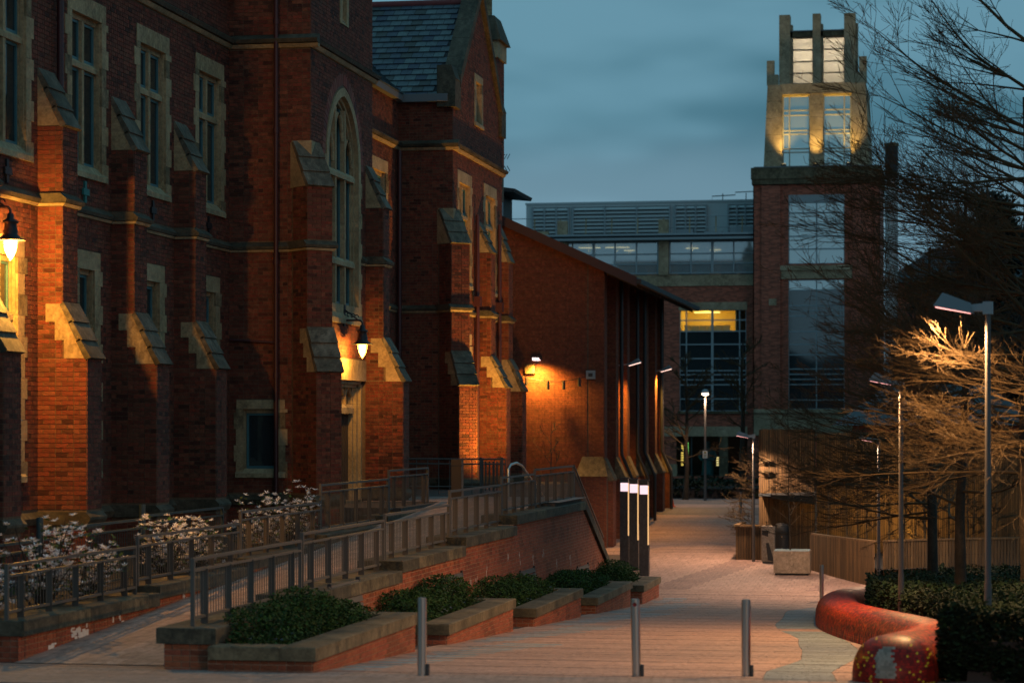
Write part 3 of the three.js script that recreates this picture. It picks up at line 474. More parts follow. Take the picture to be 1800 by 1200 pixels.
{ // gabled bay D
  let F = facing(sD0); const yE = 14.0, sR = (sD0 + sD1) / 2, yR = 17.42;
  sheet('wall', F, rect(-20, tD, 1.2, yE), [], mat.mortar, college);
  cb.face(F, tA, tD, 1.2, yE, [[-20, 0, 7.82, 8.05], [-20, 0, 12.52, 12.82], [-20, 0, Y.plinth - 0.18, Y.plinth + 0.05]]);
  stringRun(F, tA, tD, 7.83); stringRun(F, tA, tD + 0.2, 12.54, true);
  let m = new MB(); m.fbox(F, -20, tD - 0.1, yE - 0.1, yE + 0.12, -0.1, 0.28); add('gutter', m, mat.lead, college);
  m = new MB(); m.prism(F, tA, tD, [[-0.1, Y.plinth - 0.18], [0.05, Y.plinth - 0.18], [0.1, Y.plinth - 0.06], [0, Y.plinth + 0.05], [-0.1, Y.plinth + 0.05]]); add('plinth_course', m, mat.sooty, college);
  F = front(tD);
  const hs = [[68.95, 71.0, 8.62, 12.03], [72.95, 75.0, 8.62, 12.03], [69.3, 71.0, 3.7, 7.3], [73.1, 74.8, 3.7, 7.3], [71.45, 72.75, 13.62, 15.2]];
  const gl = y => y < yE ? [sD0, sD1] : y > yR ? null : [sD0 + (sR - sD0) * (y - yE) / (yR - yE), sD1 - (sD1 - sR) * (y - yE) / (yR - yE)];
  sheet('wall', F, [[sD0, 1.2], [sD1, 1.2], [sD1, yE], [sR, yR + 0.3], [sD0, yE]], hs.map(h => rect(h[0] + 0.05, h[1] - 0.05, h[2] + 0.05, h[3] - 0.05)), mat.mortar, college);
  cb.face(F, sD0, sD1, 1.2, yR, [...hs, [0, 99, 7.82, 8.05], [0, 99, 12.52, 12.82], [0, 99, Y.plinth - 0.18, Y.plinth + 0.05]], gl);
  for (const h of hs.slice(0, 2)) stoneWindow(F, ...h, { trans: [10.75] });
  for (const h of hs.slice(2, 4)) stoneWindow(F, ...h, { lights: 1, trans: [6.2], jamb: 0.32 });
  stoneWindow(F, ...hs[4], { quoin: 0.02, jamb: 0.2, head: 0.22, sill: 0.2 });
  stringRun(F, sD0, sD1 + 0.2, 12.54, true); stringRun(F, sD0, sD1, 7.83, false, [[71.6, 72.8], [75, 77]]);
  m = new MB(); m.prism(F, sD0, sD1, [[-0.1, Y.plinth - 0.18], [0.05, Y.plinth - 0.18], [0.1, Y.plinth - 0.06], [0, Y.plinth + 0.05], [-0.1, Y.plinth + 0.05]]); add('plinth_course', m, mat.sooty, college);
  buttress(slant(sD0 + 0.15, tD - 0.15, 45), -0.31, 0.31, { nLow: 1.02, nUp: 0.62, str: 7.83, yb: 1.4, back0: -0.34 });
  m = new MB(); m.sbox(sD0 - 0.035, sD0 + 0.5, tD - 0.42, tD + 0.035, 9.95, 10.84); add('corner_stone', m, mat.stone, college);
  buttress(F, 71.75, 72.45, { nLow: 0.93, nUp: 0.46, str: 7.83, sides: 'l', tops: [10.75, 9.8, 6.66, 5.72] });
  buttress(F, 75.25, 75.95, { nLow: 0.8, nUp: 0.36, str: 7.83, sides: 'l', tops: [10.85, 9.75, 6.66, 5.66] });
  for (const s of [71.35, 74.95]) { m = new MB(); m.tube([P(s, tD + 0.13, 2.4), P(s, tD + 0.13, 10.9)], 0.06, 10); m.fbox(F, s - 0.14, s + 0.14, 8.15, 8.45, 0, 0.24); add('drainpipe', m, mat.pipe, college); }
  m = new MB(); m.fbox(F, 71.1, 71.2, 8.3, 8.75, 0.01, 0.05); m.fbox(F, 70.98, 71.32, 8.48, 8.58, 0.01, 0.06); add('wall_tie', m, mat.iron, college);
  m = new MB(); m.sbox(sD1 - 0.02, sD1, -22, tD, 1.2, yE); add('wall_back', m, mat.mortar, college);
  // copings, kneelers, chimney
  const cop = (a, ya, b, yb, n) => { const k = part('gable_coping', college); for (let i = 0; i < n; i++) { const f = i / n, g = (i + 0.985) / n, u0 = a + (b - a) * f, u1 = a + (b - a) * g, v0 = ya + (yb - ya) * f, v1 = ya + (yb - ya) * g, q = new MB(), c = (u, y, d, nn) => F(u, y + d, nn); q.hex([c(u0, v0, -0.05, -0.4), c(u1, v1, -0.05, -0.4), c(u1, v1, -0.05, 0.14), c(u0, v0, -0.05, 0.14), c(u0, v0, 0.3, -0.4), c(u1, v1, 0.3, -0.4), c(u1, v1, 0.3, 0.14), c(u0, v0, 0.3, 0.14)]); add('coping_stone', q, mat.sooty, k); } };
  cop(sD0 + 0.5, yE + 0.45, sR, yR + 0.3, 5); cop(sD1 - 0.5, yE + 0.45, sR, yR + 0.3, 5);
  for (const [a, b] of [[sD0 - 0.22, sD0 + 0.62], [sD1 - 0.62, sD1 + 0.12]]) { m = new MB(); m.fbox(F, a, b, yE - 0.25, yE + 0.55, -0.42, 0.12); m.prism(F, a, b, [[-0.42, yE + 0.55], [0.14, yE + 0.55], [0.0, yE + 0.95], [-0.42, yE + 0.95]]); add('kneeler', m, mat.sooty, college); }
  m = new MB(); m.fbox(F, sR - 0.2, sR + 0.2, yR + 0.2, yR + 1.2, -0.3, 0.1); add('finial', m, mat.sooty, college);
  const ch = part('chimney', college); m = new MB(); m.sbox(77.6, 79.0, -15.45, -14.72, 12, 16.6); add('stack', m, mat.mortar, ch); { const cbk = new Bricks(victorian); cbk.face(facing(77.6), -15.45, -14.72, 13, 16.6); cbk.face(front(-14.72), 77.6, 79.0, 13, 16.6); cbk.build(ch, 0); }
  m = new MB(); m.sbox(77.52, 79.08, -15.53, -14.64, 16.6, 17.15); add('chimney_band', m, mat.pale, ch); m = new MB(); m.hex([P(77.4, -15.65, 17.15), P(77.4, -14.52, 17.15), P(79.2, -14.52, 17.15), P(79.2, -15.65, 17.15), P(77.7, -15.4, 18.0), P(77.7, -14.8, 18.0), P(78.9, -14.8, 18.0), P(78.9, -15.4, 18.0)]); add('chimney_cap', m, mat.sooty, ch); m = new MB(); m.cyl(-15.1, -78.2, 18, 18.6, 0.14); add('chimney_pot', m, mat.stone2, ch);
  // roof: slope facing the camera, slate by slate; valley with the main roof
  const rf = part('roof', college), L = Math.hypot(sR - sD0, yR - yE), us = (sR - sD0 + 0.25) / L, uy = (yR - yE) / L;
  m = new MB(); m.poly([P(sD0 - 0.25, -26, yE), P(sD0 - 0.25, tD - 0.35, yE), P(sR, tD - 0.35, yR), P(sR, -26, yR)], [0, 0, -70]); m.poly([P(sD1 + 0.2, -26, yE), P(sD1 + 0.2, tD - 0.35, yE), P(sR, tD - 0.35, yR), P(sR, -26, yR)], [0, 0, -70]); m.poly([P(20, tA + 0.2, yE + 0.1), P(sD0, tA + 0.2, yE + 0.1), P(sD0, tA - 4, yE + 3.7), P(20, tA - 4, yE + 3.7)], [-40, 0, -60]); add('roof_deck', m, mat.slateBase, rf);
  const mb = new MB(true); let cnt = 0; rnd = rngOf(21);
  const slate = (A, B, D, E, nrm, indiv) => { const k = R(0.55, 1.35), col = hash3(cnt, 2, 3) < 0.14 ? [0.028 * k, 0.036 * k, 0.038 * k] : [0.085 * k, 0.125 * k, 0.145 * k], up = q => [q[0] + nrm[0] * 0.012, q[1] + nrm[1] * 0.012, q[2] + nrm[2] * 0.012], lo = q => [q[0] + nrm[0] * 0.045, q[1] + nrm[1] * 0.045, q[2] + nrm[2] * 0.045]; const t = indiv ? new MB() : mb; if (!indiv) mb.k = col; const a = lo(A), b = lo(B), d = up(D), e = up(E), md = [(A[0] + E[0]) / 2 - nrm[0], (A[1] + E[1]) / 2 - nrm[1], (A[2] + E[2]) / 2 - nrm[2]]; t.poly([a, b, e, d], md); t.poly([A, B, b, a], E); if (indiv) { add('slate', t, slateMats[Math.floor(hash3(cnt, 7, 1) * slateMats.length)], rf); } cnt++; };
  const slateMats = Array.from({ length: 8 }, (_, k) => M((k === 7 ? 0.03 : 0.085) * (0.4 + 0.16 * k), (k === 7 ? 0.036 : 0.125) * (0.4 + 0.16 * k), (k === 7 ? 0.04 : 0.145) * (0.62 + 0.1 * k), { roughness: 0.55, map: grain }));
  const rows = 17, nr = [0, us, uy];
  let indiv = 0;
  for (let r = 0; r < rows; r++) { const f0 = r / rows, f1 = (r + 1) / rows, s0 = sD0 - 0.25 + (sR - sD0 + 0.25) * f0, s1 = sD0 - 0.25 + (sR - sD0 + 0.25) * f1, y0 = yE + (yR - yE) * f0, y1 = yE + (yR - yE) * f1; let t = tD - 0.4 - (r & 1 ? 0.165 : 0); for (; t > -19.5; t -= 0.33) { const own = indiv < 300 && t > -19; if (own) indiv++; slate(P(s0, t - 0.315, y0), P(s0, t, y0), P(s1, t - 0.315, y1), P(s1, t, y1), nr, own); } }
  { const L2 = Math.hypot(4.2, 3.6), n2 = [3.6 / L2, 4.2 / L2, 0]; for (let r = 0; r < 22; r++) { const f0 = r / 22, f1 = (r + 1) / 22, t0 = tA + 0.2 - 4.2 * f0, t1 = tA + 0.2 - 4.2 * f1, y0 = yE + 0.1 + 3.6 * f0, y1 = yE + 0.1 + 3.6 * f1; for (let s = 58 + (r & 1 ? 0.15 : 0); s < sD0 + 0.2 + 3.4 * f0; s += 0.3) slate(P(s, t0, y0), P(s + 0.288, t0, y0), P(s, t1, y1), P(s + 0.288, t1, y1), n2, false); } }
  stuff(add('slates', mb, mat.slateV, rf));
  m = new MB(); for (let t = tD - 0.4; t > -26; t -= 0.45) m.tube([P(sR, t, yR + 0.03), P(sR, t - 0.44, yR + 0.03)], 0.11, 8, true); add('ridge_tiles', m, mat.ridge, rf);
}
cb.build(college, 300);

// wall lanterns
const globeGlass = new THREE.MeshPhysicalMaterial({ color: C(1, 0.8, 0.6), transmission: 1, thickness: 0, roughness: 0.25, emissive: C(1, 0.4, 0.24), emissiveIntensity: 0.55 }), coreGlow = glow(1, 0.74, 0.66, 4);
function lantern(s, t, y, arm, cd, label) {                            // y: globe; the arm reaches back to the wall
  const o = thing('wall_lantern', label, 'lantern', 'wall lanterns', P(s, t, y));
  const lathe = (pts, m, name) => { const g = new THREE.LatheGeometry(pts.map(([r, h]) => new THREE.Vector2(r, h)), 20); return add(name, g, m, o); };
  lathe([[0.01, -0.25], [0.045, -0.2], [0.092, -0.09], [0.116, 0.02], [0.12, 0.08], [0.1, 0.09]], globeGlass, 'globe_bulb');
  lathe([[0.0, -0.22], [0.03, -0.19], [0.06, -0.08], [0.085, 0.03], [0.08, 0.07], [0, 0.075]], coreGlow, 'bulb_core');
  lathe([[0.12, 0.09], [0.25, 0.08], [0.25, 0.092], [0.16, 0.13], [0.115, 0.19], [0.13, 0.24], [0.11, 0.25], [0.1, 0.36], [0.13, 0.37], [0.13, 0.4], [0.06, 0.44], [0.05, 0.52], [0.0, 0.54]], mat.iron, 'hood');
  const b = new MB(); b.tube([[0, 0.5, 0], [0, 0.58, 0], [-0.04, 0.63, 0], [-0.1, 0.64, 0], [-arm, 0.64, 0]], 0.024, 8);
  const n = Math.round(arm / 0.12); for (let k = 0; k < n; k++) { const pts = []; for (let j = 0; j <= 12; j++) { const a = j / 12 * 5.2, r = 0.07 - 0.004 * j; pts.push([-0.1 - (k + 0.5) * (arm - 0.1) / n + r * Math.cos(a) * (0.8 + 0.1 * k), 0.71 + 0.025 * k + r * Math.sin(a), 0]); } b.tube(pts, 0.013, 5); }
  b.tube([[-arm, 0.92, 0], [-0.12, 0.66, 0]], 0.016, 6); b.box(-arm, -arm + 0.05, 0.5, 1.0, -0.07, 0.07); add('bracket', b, mat.iron, o);
  lamp(P(s, t, y - 0.08), AMBER, cd, 5);
  return o;
}
lantern(54.57, tB + 0.46, 6.36, 0.46, 17, 'black iron lantern glowing above the stone doorway');
lantern(37.6, tA + 0.58, 7.5, 0.57, 85, 'black iron lantern glowing at the left edge of the photo');

// ---------------------------------------------------------------- low brick building beyond, gable end and side with piers
const hall = thing('lecture_hall', 'plain low red brick building with sloping dark roof and narrow slit windows', 'building');
{
  const hb = new Bricks(modern, 0.075, 0.225, 0.01), sG = 79.2, tW = -11.4, sE = 95.9, yb = 0.1, yC = 9.78, slope = 0.46;
  const F = facing(sG), yAt = t => yC + (tW - t) * slope;
  sheet('gable_wall', F, [[-24, yb], [tW, yb], [tW, yC], [-17.5, yAt(-17.5)], [-24, 9.4]], [], mat.mortar2, hall);
  hb.face(F, -16.4, tW, yb, 12.6, [[-11.95, -11.9, 0, 20]], y => y < yC ? [-17, tW] : [-17, tW - (y - yC) / slope]);
  // corner pier slightly proud and its stone weathering
  let m = new MB(); m.fbox(F, -12.28, -11.25, yb, 2.9, 0, 0.3); add('pier_core', m, mat.mortar2, hall); hb.face((u, y, n) => F(u, y, n + 0.3), -12.28, -11.25, yb, 2.9);
  m = new MB(); m.hex([F(-12.33, 2.9, 0), F(-11.2, 2.9, 0), F(-11.2, 2.9, 0.35), F(-12.33, 2.9, 0.35), F(-12.1, 3.55, 0), F(-11.42, 3.55, 0), F(-11.42, 3.55, 0.02), F(-12.1, 3.55, 0.02)]); add('weathering_stone', m, mat.sooty, hall);
  // side wall, recessed panels between piers
  const G = front(tW - 0.3), piers = [79.2, 82.0, 84.9, 87.6, 90.3, 93.0, 95.3], pw = 0.62, holes = [];
  for (let k = 0; k < 6; k++) { const a = piers[k] + pw + 0.1, b = piers[k + 1] - 0.1, c = (a + b) / 2; holes.push([c - 0.75, c + 0.35, 7.3, 9.2]); holes.push([c - 0.55, c + 0.15, 4.45, 6.15]); }
  sheet('side_wall', G, rect(sG, sE, yb, yC), holes.map(h => rect(...h)), mat.mortar2, hall); hb.face(G, sG, sE, yb, yC, holes);
  for (const h of holes) { const w = part('window', hall); m = new MB(); m.fbox(G, h[0], h[1], h[2], h[3], -0.16, -0.12); add('pane', m, mat.darkPane, w); m = new MB(); m.fbox(G, h[0], h[0] + 0.06, h[2], h[3], -0.12, -0.06); m.fbox(G, h[1] - 0.06, h[1], h[2], h[3], -0.12, -0.06); m.fbox(G, h[0] + 0.06, h[1] - 0.06, (h[2] + h[3]) / 2 + 0.1, (h[2] + h[3]) / 2 + 0.16, -0.12, -0.06); add('frame', m, mat.railDark, w); m = new MB(); m.fbox(G, h[0] - 0.02, h[1] + 0.02, h[2] - 0.08, h[2], -0.12, 0.05); add('sill', m, mat.grey, w); }
  for (const s of piers) {
    m = new MB(); m.fbox(G, s, s + pw, yb, yC, -0.05, 0.32, '2'); m.fbox(G, s - 0.03, s + pw + 0.03, yb, 2.75, -0.05, 0.62, '2'); add('pier', m, mat.mortar2, hall);
    hb.face((u, y, n) => G(u, y, n + 0.32), s, s + pw, 2.75, yC); hb.face((u, y, n) => G(s - n, y, u), 0, 0.32, 2.75, yC); hb.face((u, y, n) => G(s - 0.03 - n, y, u), 0, 0.62, yb, 2.75); hb.face((u, y, n) => G(u, y, n + 0.62), s - 0.03, s + pw + 0.03, yb, 2.75);
    m = new MB(); m.prism(G, s - 0.06, s + pw + 0.06, [[0.3, 2.75], [0.66, 2.75], [0.66, 2.82], [0.34, 3.5], [0.3, 3.5]]); add('weathering_stone', m, mat.coping, hall);
  }
  for (const s of [82.75, 87.0, 89.1, 94.4]) { m = new MB(); m.tube([P(s, tW + 0.12, 9.6), P(s, tW + 0.12, 3.6), P(s, tW + 0.5, 2.7), P(s, tW + 0.5, 0.6)], 0.06, 8); add('downpipe', m, mat.blackPipe, hall); }
  m = new MB(); m.sbox(sE - 0.05, sE, -24, tW, yb, yC); add('wall_back', m, mat.mortar2, hall);
  // roof with deep eaves
  const r = part('roof', hall), e = 1.15;
  m = new MB(); m.hex([P(sG - 0.3, tW + e, yAt(tW + e)), P(sE + 1.6, tW + e, yAt(tW + e)), P(sE + 1.6, -17.5, yAt(-17.5)), P(sG - 0.3, -17.5, yAt(-17.5)), P(sG - 0.3, tW + e, yAt(tW + e) + 0.2), P(sE + 1.6, tW + e, yAt(tW + e) + 0.2), P(sE + 1.6, -17.5, yAt(-17.5) + 0.2), P(sG - 0.3, -17.5, yAt(-17.5) + 0.2)]); add('roof_slab', m, mat.charcoal, r);
  m = new MB(); m.hex([P(sG - 0.34, tW + e, yAt(tW + e) - 0.1), P(sG - 0.3, tW + e, yAt(tW + e) - 0.1), P(sG - 0.3, -17.5, yAt(-17.5) - 0.1), P(sG - 0.34, -17.5, yAt(-17.5) - 0.1), P(sG - 0.34, tW + e, yAt(tW + e) + 0.22), P(sG - 0.3, tW + e, yAt(tW + e) + 0.22), P(sG - 0.3, -17.5, yAt(-17.5) + 0.22), P(sG - 0.34, -17.5, yAt(-17.5) + 0.22)]); add('barge_board', m, M(0.06, 0.03, 0.028), r);
  m = new MB(); m.sbox(sG - 0.3, sE + 1.7, tW + e, tW + e + 0.14, yAt(tW + e) - 0.02, yAt(tW + e) + 0.14); add('gutter', m, mat.blackPipe, r);
  for (let s = sG + 0.3; s < sE + 1.5; s += 0.9) { m = new MB(); m.hex([P(s, tW + e - 0.05, yAt(tW + e) - 0.13), P(s + 0.08, tW + e - 0.05, yAt(tW + e) - 0.13), P(s + 0.08, tW, yAt(tW) - 0.15), P(s, tW, yAt(tW) - 0.15), P(s, tW + e - 0.05, yAt(tW + e) - 0.002), P(s + 0.08, tW + e - 0.05, yAt(tW + e) - 0.002), P(s + 0.08, tW, yAt(tW) - 0.002), P(s, tW, yAt(tW) - 0.002)]); add('rafter_tail', m, mat.woodDark, r); }
  hb.build(hall, 300);
}
{ // fittings on the gable
  const F = facing(79.2);
  let o = thing('gable_floodlight', 'small floodlight glowing on the brick gable wall', 'floodlight', null, P(79.2, -13.62, 6.78)), m = new MB();
  m.box(-0.16, 0.16, -0.02, 0.1, 0.02, 0.34); m.box(-0.05, 0.05, -0.1, 0.06, 0, 0.1); add('housing', m, mat.charcoal, o); m = new MB(); m.hex([[-0.11, -0.04, 0.06], [0.11, -0.04, 0.06], [0.11, -0.04, 0.35], [-0.11, -0.04, 0.35], [-0.11, -0.025, 0.06], [0.11, -0.025, 0.06], [0.11, 0.04, 0.36], [-0.11, 0.04, 0.36]]); add('lamp_lens', m, glow(1, 0.7, 0.66, 4), o);
  spot(P(78.7, -13.62, 6.64), P(79.2, -13.42, 4.4), AMBER, 110, 72, 0.8, 6);
  o = thing('junction_box', 'flat grey box fixed under the gable floodlight', 'box', null, P(79.2, -13.86, 6.45)); m = new MB(); m.box(-0.16, 0.16, -0.14, 0.14, 0.012, 0.12); add('case', m, mat.stone2, o); m = new MB(); m.box(-0.17, 0.17, 0.14, 0.17, 0.012, 0.14); add('lid', m, mat.coping, o);
  o = thing('alarm_box', 'grey square alarm box on the gable near the corner', 'alarm', null, P(79.2, -11.82, 6.26)); m = new MB(); m.box(-0.15, 0.15, -0.14, 0.14, 0.012, 0.1); add('case', m, mat.galv, o); m = new MB(); m.box(-0.07, 0.07, -0.06, 0.05, 0.1, 0.13); add('grille', m, mat.charcoal, o);
  o = thing('festoon_cable', 'drooping cable hung with four dark bulbs across the gable', 'cable', null); m = new MB(); const pts = []; for (let k = 0; k <= 24; k++) { const f = k / 24; pts.push(P(78.85, -14.45 + 2.5 * f, 6.34 - 0.28 * Math.sin(Math.PI * f * 0.9) - 0.06 * f)); } m.tube(pts, 0.012, 5); add('wire', m, mat.black, o);
  for (const f of [0.2, 0.5, 0.72, 0.92]) { const q = pts[Math.round(f * 24)]; m = new MB(); m.cyl(q[0], q[2], q[1] - 0.27, q[1] - 0.02, 0.055, 10); m.cyl(q[0], q[2], q[1] - 0.02, q[1] + 0.03, 0.025, 8); add('bulb_shade', m, mat.black, o); }
  // two wall lamps on the side wall
  for (const [s, lab] of [[84.0, 'tilted steel wall lamp on the brick hall side, the nearer one'], [93.4, 'tilted steel wall lamp on the brick hall side, the farther one']]) {
    o = thing('wall_lamp', lab, 'lamp', 'wall lamps on the brick hall', P(s, -11.4, 6.72)); o.scale.setScalar(0.72); m = new MB(); m.tube([[-0.3, -0.05, 0], [0.15, 0, 0], [0.35, 0.05, 0]], 0.03, 8); add('arm', m, mat.galv, o);
    m = new MB(); m.hex([[0.25, -0.06, -0.16], [0.9, 0.12, -0.2], [0.9, 0.12, 0.2], [0.25, -0.06, 0.16], [0.32, 0.06, -0.1], [0.72, 0.3, -0.12], [0.72, 0.3, 0.12], [0.32, 0.06, 0.1]]); add('lamp_hood', m, mat.galv, o);
    m = new MB(); m.hex([[0.3, -0.075, -0.13], [0.86, 0.08, -0.16], [0.86, 0.08, 0.16], [0.3, -0.075, 0.13], [0.3, -0.06, -0.13], [0.86, 0.1, -0.16], [0.86, 0.1, 0.16], [0.3, -0.06, 0.13]]); add('lamp_lens', m, glow(1, 0.62, 0.5, 2), o);
    spot(P(s, -10.98, 6.62), P(s + 0.1, -11.75, 4.3), AMBER, 85, 58, 0.6, 5);
  }
}
// roof plant and aerial above the hall
{
  let o = thing('roof_vent_house', 'dark louvred vent housing behind the gable', 'vent'), m = new MB(); m.sbox(84, 87, -17.5, -15.9, 9.5, 13.1); add('core', m, mat.black, o);
  for (let y = 10.9; y < 12.9; y += 0.13) { m = new MB(); m.prism(facing(84), -17.5, -15.86, [[0, y + 0.08], [0.1, y], [0.1, y + 0.02], [0, y + 0.1]]); add('louvre', m, mat.railDark, o); } m = new MB(); m.hex([P(83.7, -17.8, 13.05), P(83.7, -15.25, 12.8), P(87.3, -15.25, 12.8), P(87.3, -17.8, 13.05), P(83.7, -17.8, 13.3), P(83.7, -15.2, 12.92), P(87.3, -15.2, 12.92), P(87.3, -17.8, 13.3)]); add('cap', m, mat.charcoal, o);
  o = thing('tv_aerial', 'thin television aerial on a mast against the sky', 'aerial', null); m = new MB(); m.tube([P(83.5, -15.62, 10.2), P(83.5, -15.62, 13.98)], 0.045, 6); add('mast', m, mat.galv, o);
  m = new MB(); const b = P(83.5, -15.62, 13.82); m.tube([[b[0] - 0.55, b[1] + 0.12, b[2]], [b[0] + 0.05, b[1] - 0.02, b[2]]], 0.026, 5); for (let k = 0; k < 6; k++) { const x = b[0] - 0.55 + k * 0.1, y = b[1] + 0.12 - k * 0.023; m.tube([[x - 0.03, y + 0.13, b[2]], [x + 0.03, y - 0.13, b[2]]], 0.018, 4); } for (const e of [-1, 1]) { m.tube([[b[0] - 0.1, b[1] + e * 0.08, b[2]], [b[0] + 0.1, b[1] + e * 0.28, b[2]]], 0.012, 4); for (let k = 0; k < 5; k++) m.tube([[b[0] - 0.22 + 0.1 * k, b[1] + e * 0.12, b[2]], [b[0] - 0.12 + 0.1 * k, b[1] + e * 0.3, b[2]]], 0.015, 4); } add('antenna_array', m, mat.iron, o);
}

// ---------------------------------------------------------------- modern wing and stair tower at the end of the street
const brickTex = (() => { const h = tex(512, 512, (u, v) => { const rows = 24, cols = 8, r = Math.floor(v * rows), o = (r & 1) * 0.5, c = Math.floor(u * cols + o) % cols, fu = (u * cols + o) % 1, fv = (v * rows) % 1; const mo = fu < 0.045 || fv < 0.14; const k = 0.75 + 0.4 * hash3(c, r, 4) + 0.12 * (tn(u, v, 9, 31, 3) - 0.5); return mo ? [0.52, 0.43, 0.38] : [0.66 * k, 0.36 * k, 0.28 * k]; }, 1.8); return h; })();
mat.farBrick = new THREE.MeshStandardMaterial({ color: C(0.9, 0.84, 0.8), map: brickTex, roughness: 0.92 });
const wing = thing('glazed_wing', 'modern brick office wing with glazed strip and louvred rooftop plant', 'building');
const S = 130;
function curtain(F, parent, u0, u1, y0, y1, cols, rows, o = {}) {      // framed window: cols and rows are inner divisions as fractions
  const w = part('window', parent), us = [0, ...cols, 1].map(f => u0 + (u1 - u0) * f), ys = [0, ...rows, 1].map(f => y0 + (y1 - y0) * f), bar = o.bar || 0.05, nb = o.n || -0.12; let m;
  for (let k = 1; k < us.length; k++) for (let j = 1; j < ys.length; j++) { m = new MB(); m.fbox(F, us[k - 1] + bar, us[k] - bar, ys[j - 1] + bar, ys[j] - bar, nb - 0.02, nb); add('pane', m, o.pane ? o.pane(k, j) : mat.mirror, w); }
  for (const [k, u] of us.entries()) { m = new MB(); const b = o.wide && o.wide.includes(k) ? 2 * bar : bar; m.fbox(F, u - b, u + b, y0 - bar, y1 + bar, nb - 0.03, nb + 0.08); add('frame_post', m, o.frame || mat.steelBlue, w); }
  for (let k = 1; k < us.length; k++) for (const y of ys) { m = new MB(); m.fbox(F, us[k - 1] + bar, us[k] - bar, y - bar, y + bar, nb - 0.03, nb + 0.06); add('frame_rail', m, o.frame || mat.steelBlue, w); }
  return w;
}
{
  const F = facing(S), L = -24.5, Rt = -10.5; let m;
  // brick wall with the tall window and the ground-floor glazing
  const win = [-14.56, -10.97, 5.41, 10.85], gf = [-20, -10.9, 1.9, 4.05];
  sheet('wall', F, rect(L, Rt, 1.2, 12.15), [rect(...win), rect(...gf)], mat.farBrick, wing);
  m = new MB(); m.fbox(F, win[0] - 0.05, win[1] + 0.05, win[3], win[3] + 0.42, -0.1, 0.04); add('lintel', m, mat.farStone, wing); m = new MB(); m.fbox(F, win[0] - 0.1, win[1] + 0.1, win[2] - 0.14, win[2], -0.2, 0.12); add('sill', m, mat.coping, wing);
  m = new MB(); m.fbox(F, L, Rt, 12.15, 12.75, -0.1, 0.06); add('stone_band', m, mat.farStone, wing);
  m = new MB(); m.fbox(F, L, -10.9, 4.05, 4.58, -0.1, 0.05); add('stone_lintel', m, mat.farStone, wing);
  for (const [a, b] of [[-15.65, -14.75], [-12.4, -11.95]]) { m = new MB(); m.fbox(F, a, b, 1.6, 4.05, -0.2, 0.02); add('column', m, a < -15 ? mat.farBrick : mat.coping, wing); if (a < -15) { m = new MB(); m.fbox(F, a - 0.05, b + 0.05, 1.9, 2.55, -0.1, 0.06); add('column_base', m, mat.farStone, wing); } }
  m = new MB(); m.fbox(F, L, -10.5, 1.0, 1.9, -0.1, 0.1); add('base_wall', m, mat.farBrick, wing);
  // glazed strip
  m = new MB(); const strip = (a, b, n) => curtain(F, wing, a, b, 12.85, 14.55, Array.from({ length: n - 1 }, (_, k) => (k + 1) / n), [0.3, 0.62], { bar: 0.035, n: -0.1, wide: [Math.floor(n / 2)], pane: () => mat.coated });
  strip(-21.6, -15.75, 5); strip(-15.1, -10.5, 4);
  for (const t of [-22.0, -20.95, -15.42]) { m = new MB(); m.fbox(F, t - 0.27, t + 0.27, 12.75, t < -21.5 ? 15.2 : 15.75, -0.15, 0.22); add('stone_pier', m, mat.farStone, wing); }
  m = new MB(); m.fbox(F, L, Rt, 14.62, 14.75, -3, 0.75); m.prism(F, L, Rt, [[0.2, 14.75], [0.85, 14.85], [0.85, 14.95], [0.2, 14.9]]); add('canopy', m, mat.steelBlue, wing);
  // office behind the strip: floor, ceiling, back wall, tubes
  m = new MB(); m.fbox(F, L, Rt, 12.72, 12.78, -7, -0.2); m.fbox(F, L, Rt, 14.56, 14.6, -7, -0.2); m.fbox(F, L, Rt, 12.78, 14.56, -7.1, -7); add('office_shell', m, M(0.22, 0.23, 0.22), wing);
  for (const [a, b, n] of [[-20.4, -19.2, -2.2], [-18.9, -17.6, -2.2], [-14.6, -13.9, -3.5], [-18.2, -17.6, -4.6], [-13.4, -12.8, -5]]) { m = new MB(); m.fbox(F, a, b, 14.42, 14.47, n, n + 0.14); add('ceiling_light_tube', m, glow(1, 0.72, 0.3, 3.2), wing); lamp(F((a + b) / 2, 14.3, n + 0.07), WARM, 0.9, 4); }
  for (let k = 0; k < 9; k++) { m = new MB(); const a = -21 + k * 1.2 + hash3(k, 1, 1) * 0.4, h = 0.3 + 0.5 * hash3(k, 2, 2); m.fbox(F, a, a + 0.5 + 0.4 * hash3(k, 5, 5), 12.78, 12.78 + h, -1.4, -0.7); add('desk_clutter', m, k % 3 ? mat.charcoal : mat.galv, wing); }
  // tall window: lit store room on top, dark below
  const rows = [0.055, 0.2, 0.31, 0.4, 0.44, 0.49, 0.6, 0.71, 0.79, 0.885, 0.96].map(f => f);
  curtain(F, wing, win[0], win[1], win[2], win[3], [0.1, 0.49, 0.9], [0.12, 0.26, 0.31, 0.36, 0.4, 0.52, 0.66, 0.79, 0.9], { bar: 0.032, n: -0.14, wide: [2], pane: (k, j) => j >= 9 ? mat.clear : mat.darkPane }); void rows;
  const room = part('lit_store_room', wing); m = new MB(); m.fbox(F, win[0] + 0.02, win[1] - 0.02, 9.32, 9.38, -3, -0.2); m.fbox(F, win[0] + 0.02, win[1] - 0.02, 10.86, 10.9, -3, -0.2); m.fbox(F, win[0] - 0.02, win[0] + 0.02, 9.32, 10.9, -3, -0.2); m.fbox(F, win[1] - 0.6, win[1] - 0.56, 9.32, 10.9, -3, -0.2); m.fbox(F, win[0], win[1], 9.32, 10.9, -3.05, -3); add('room_shell', m, M(0.75, 0.62, 0.3), room);
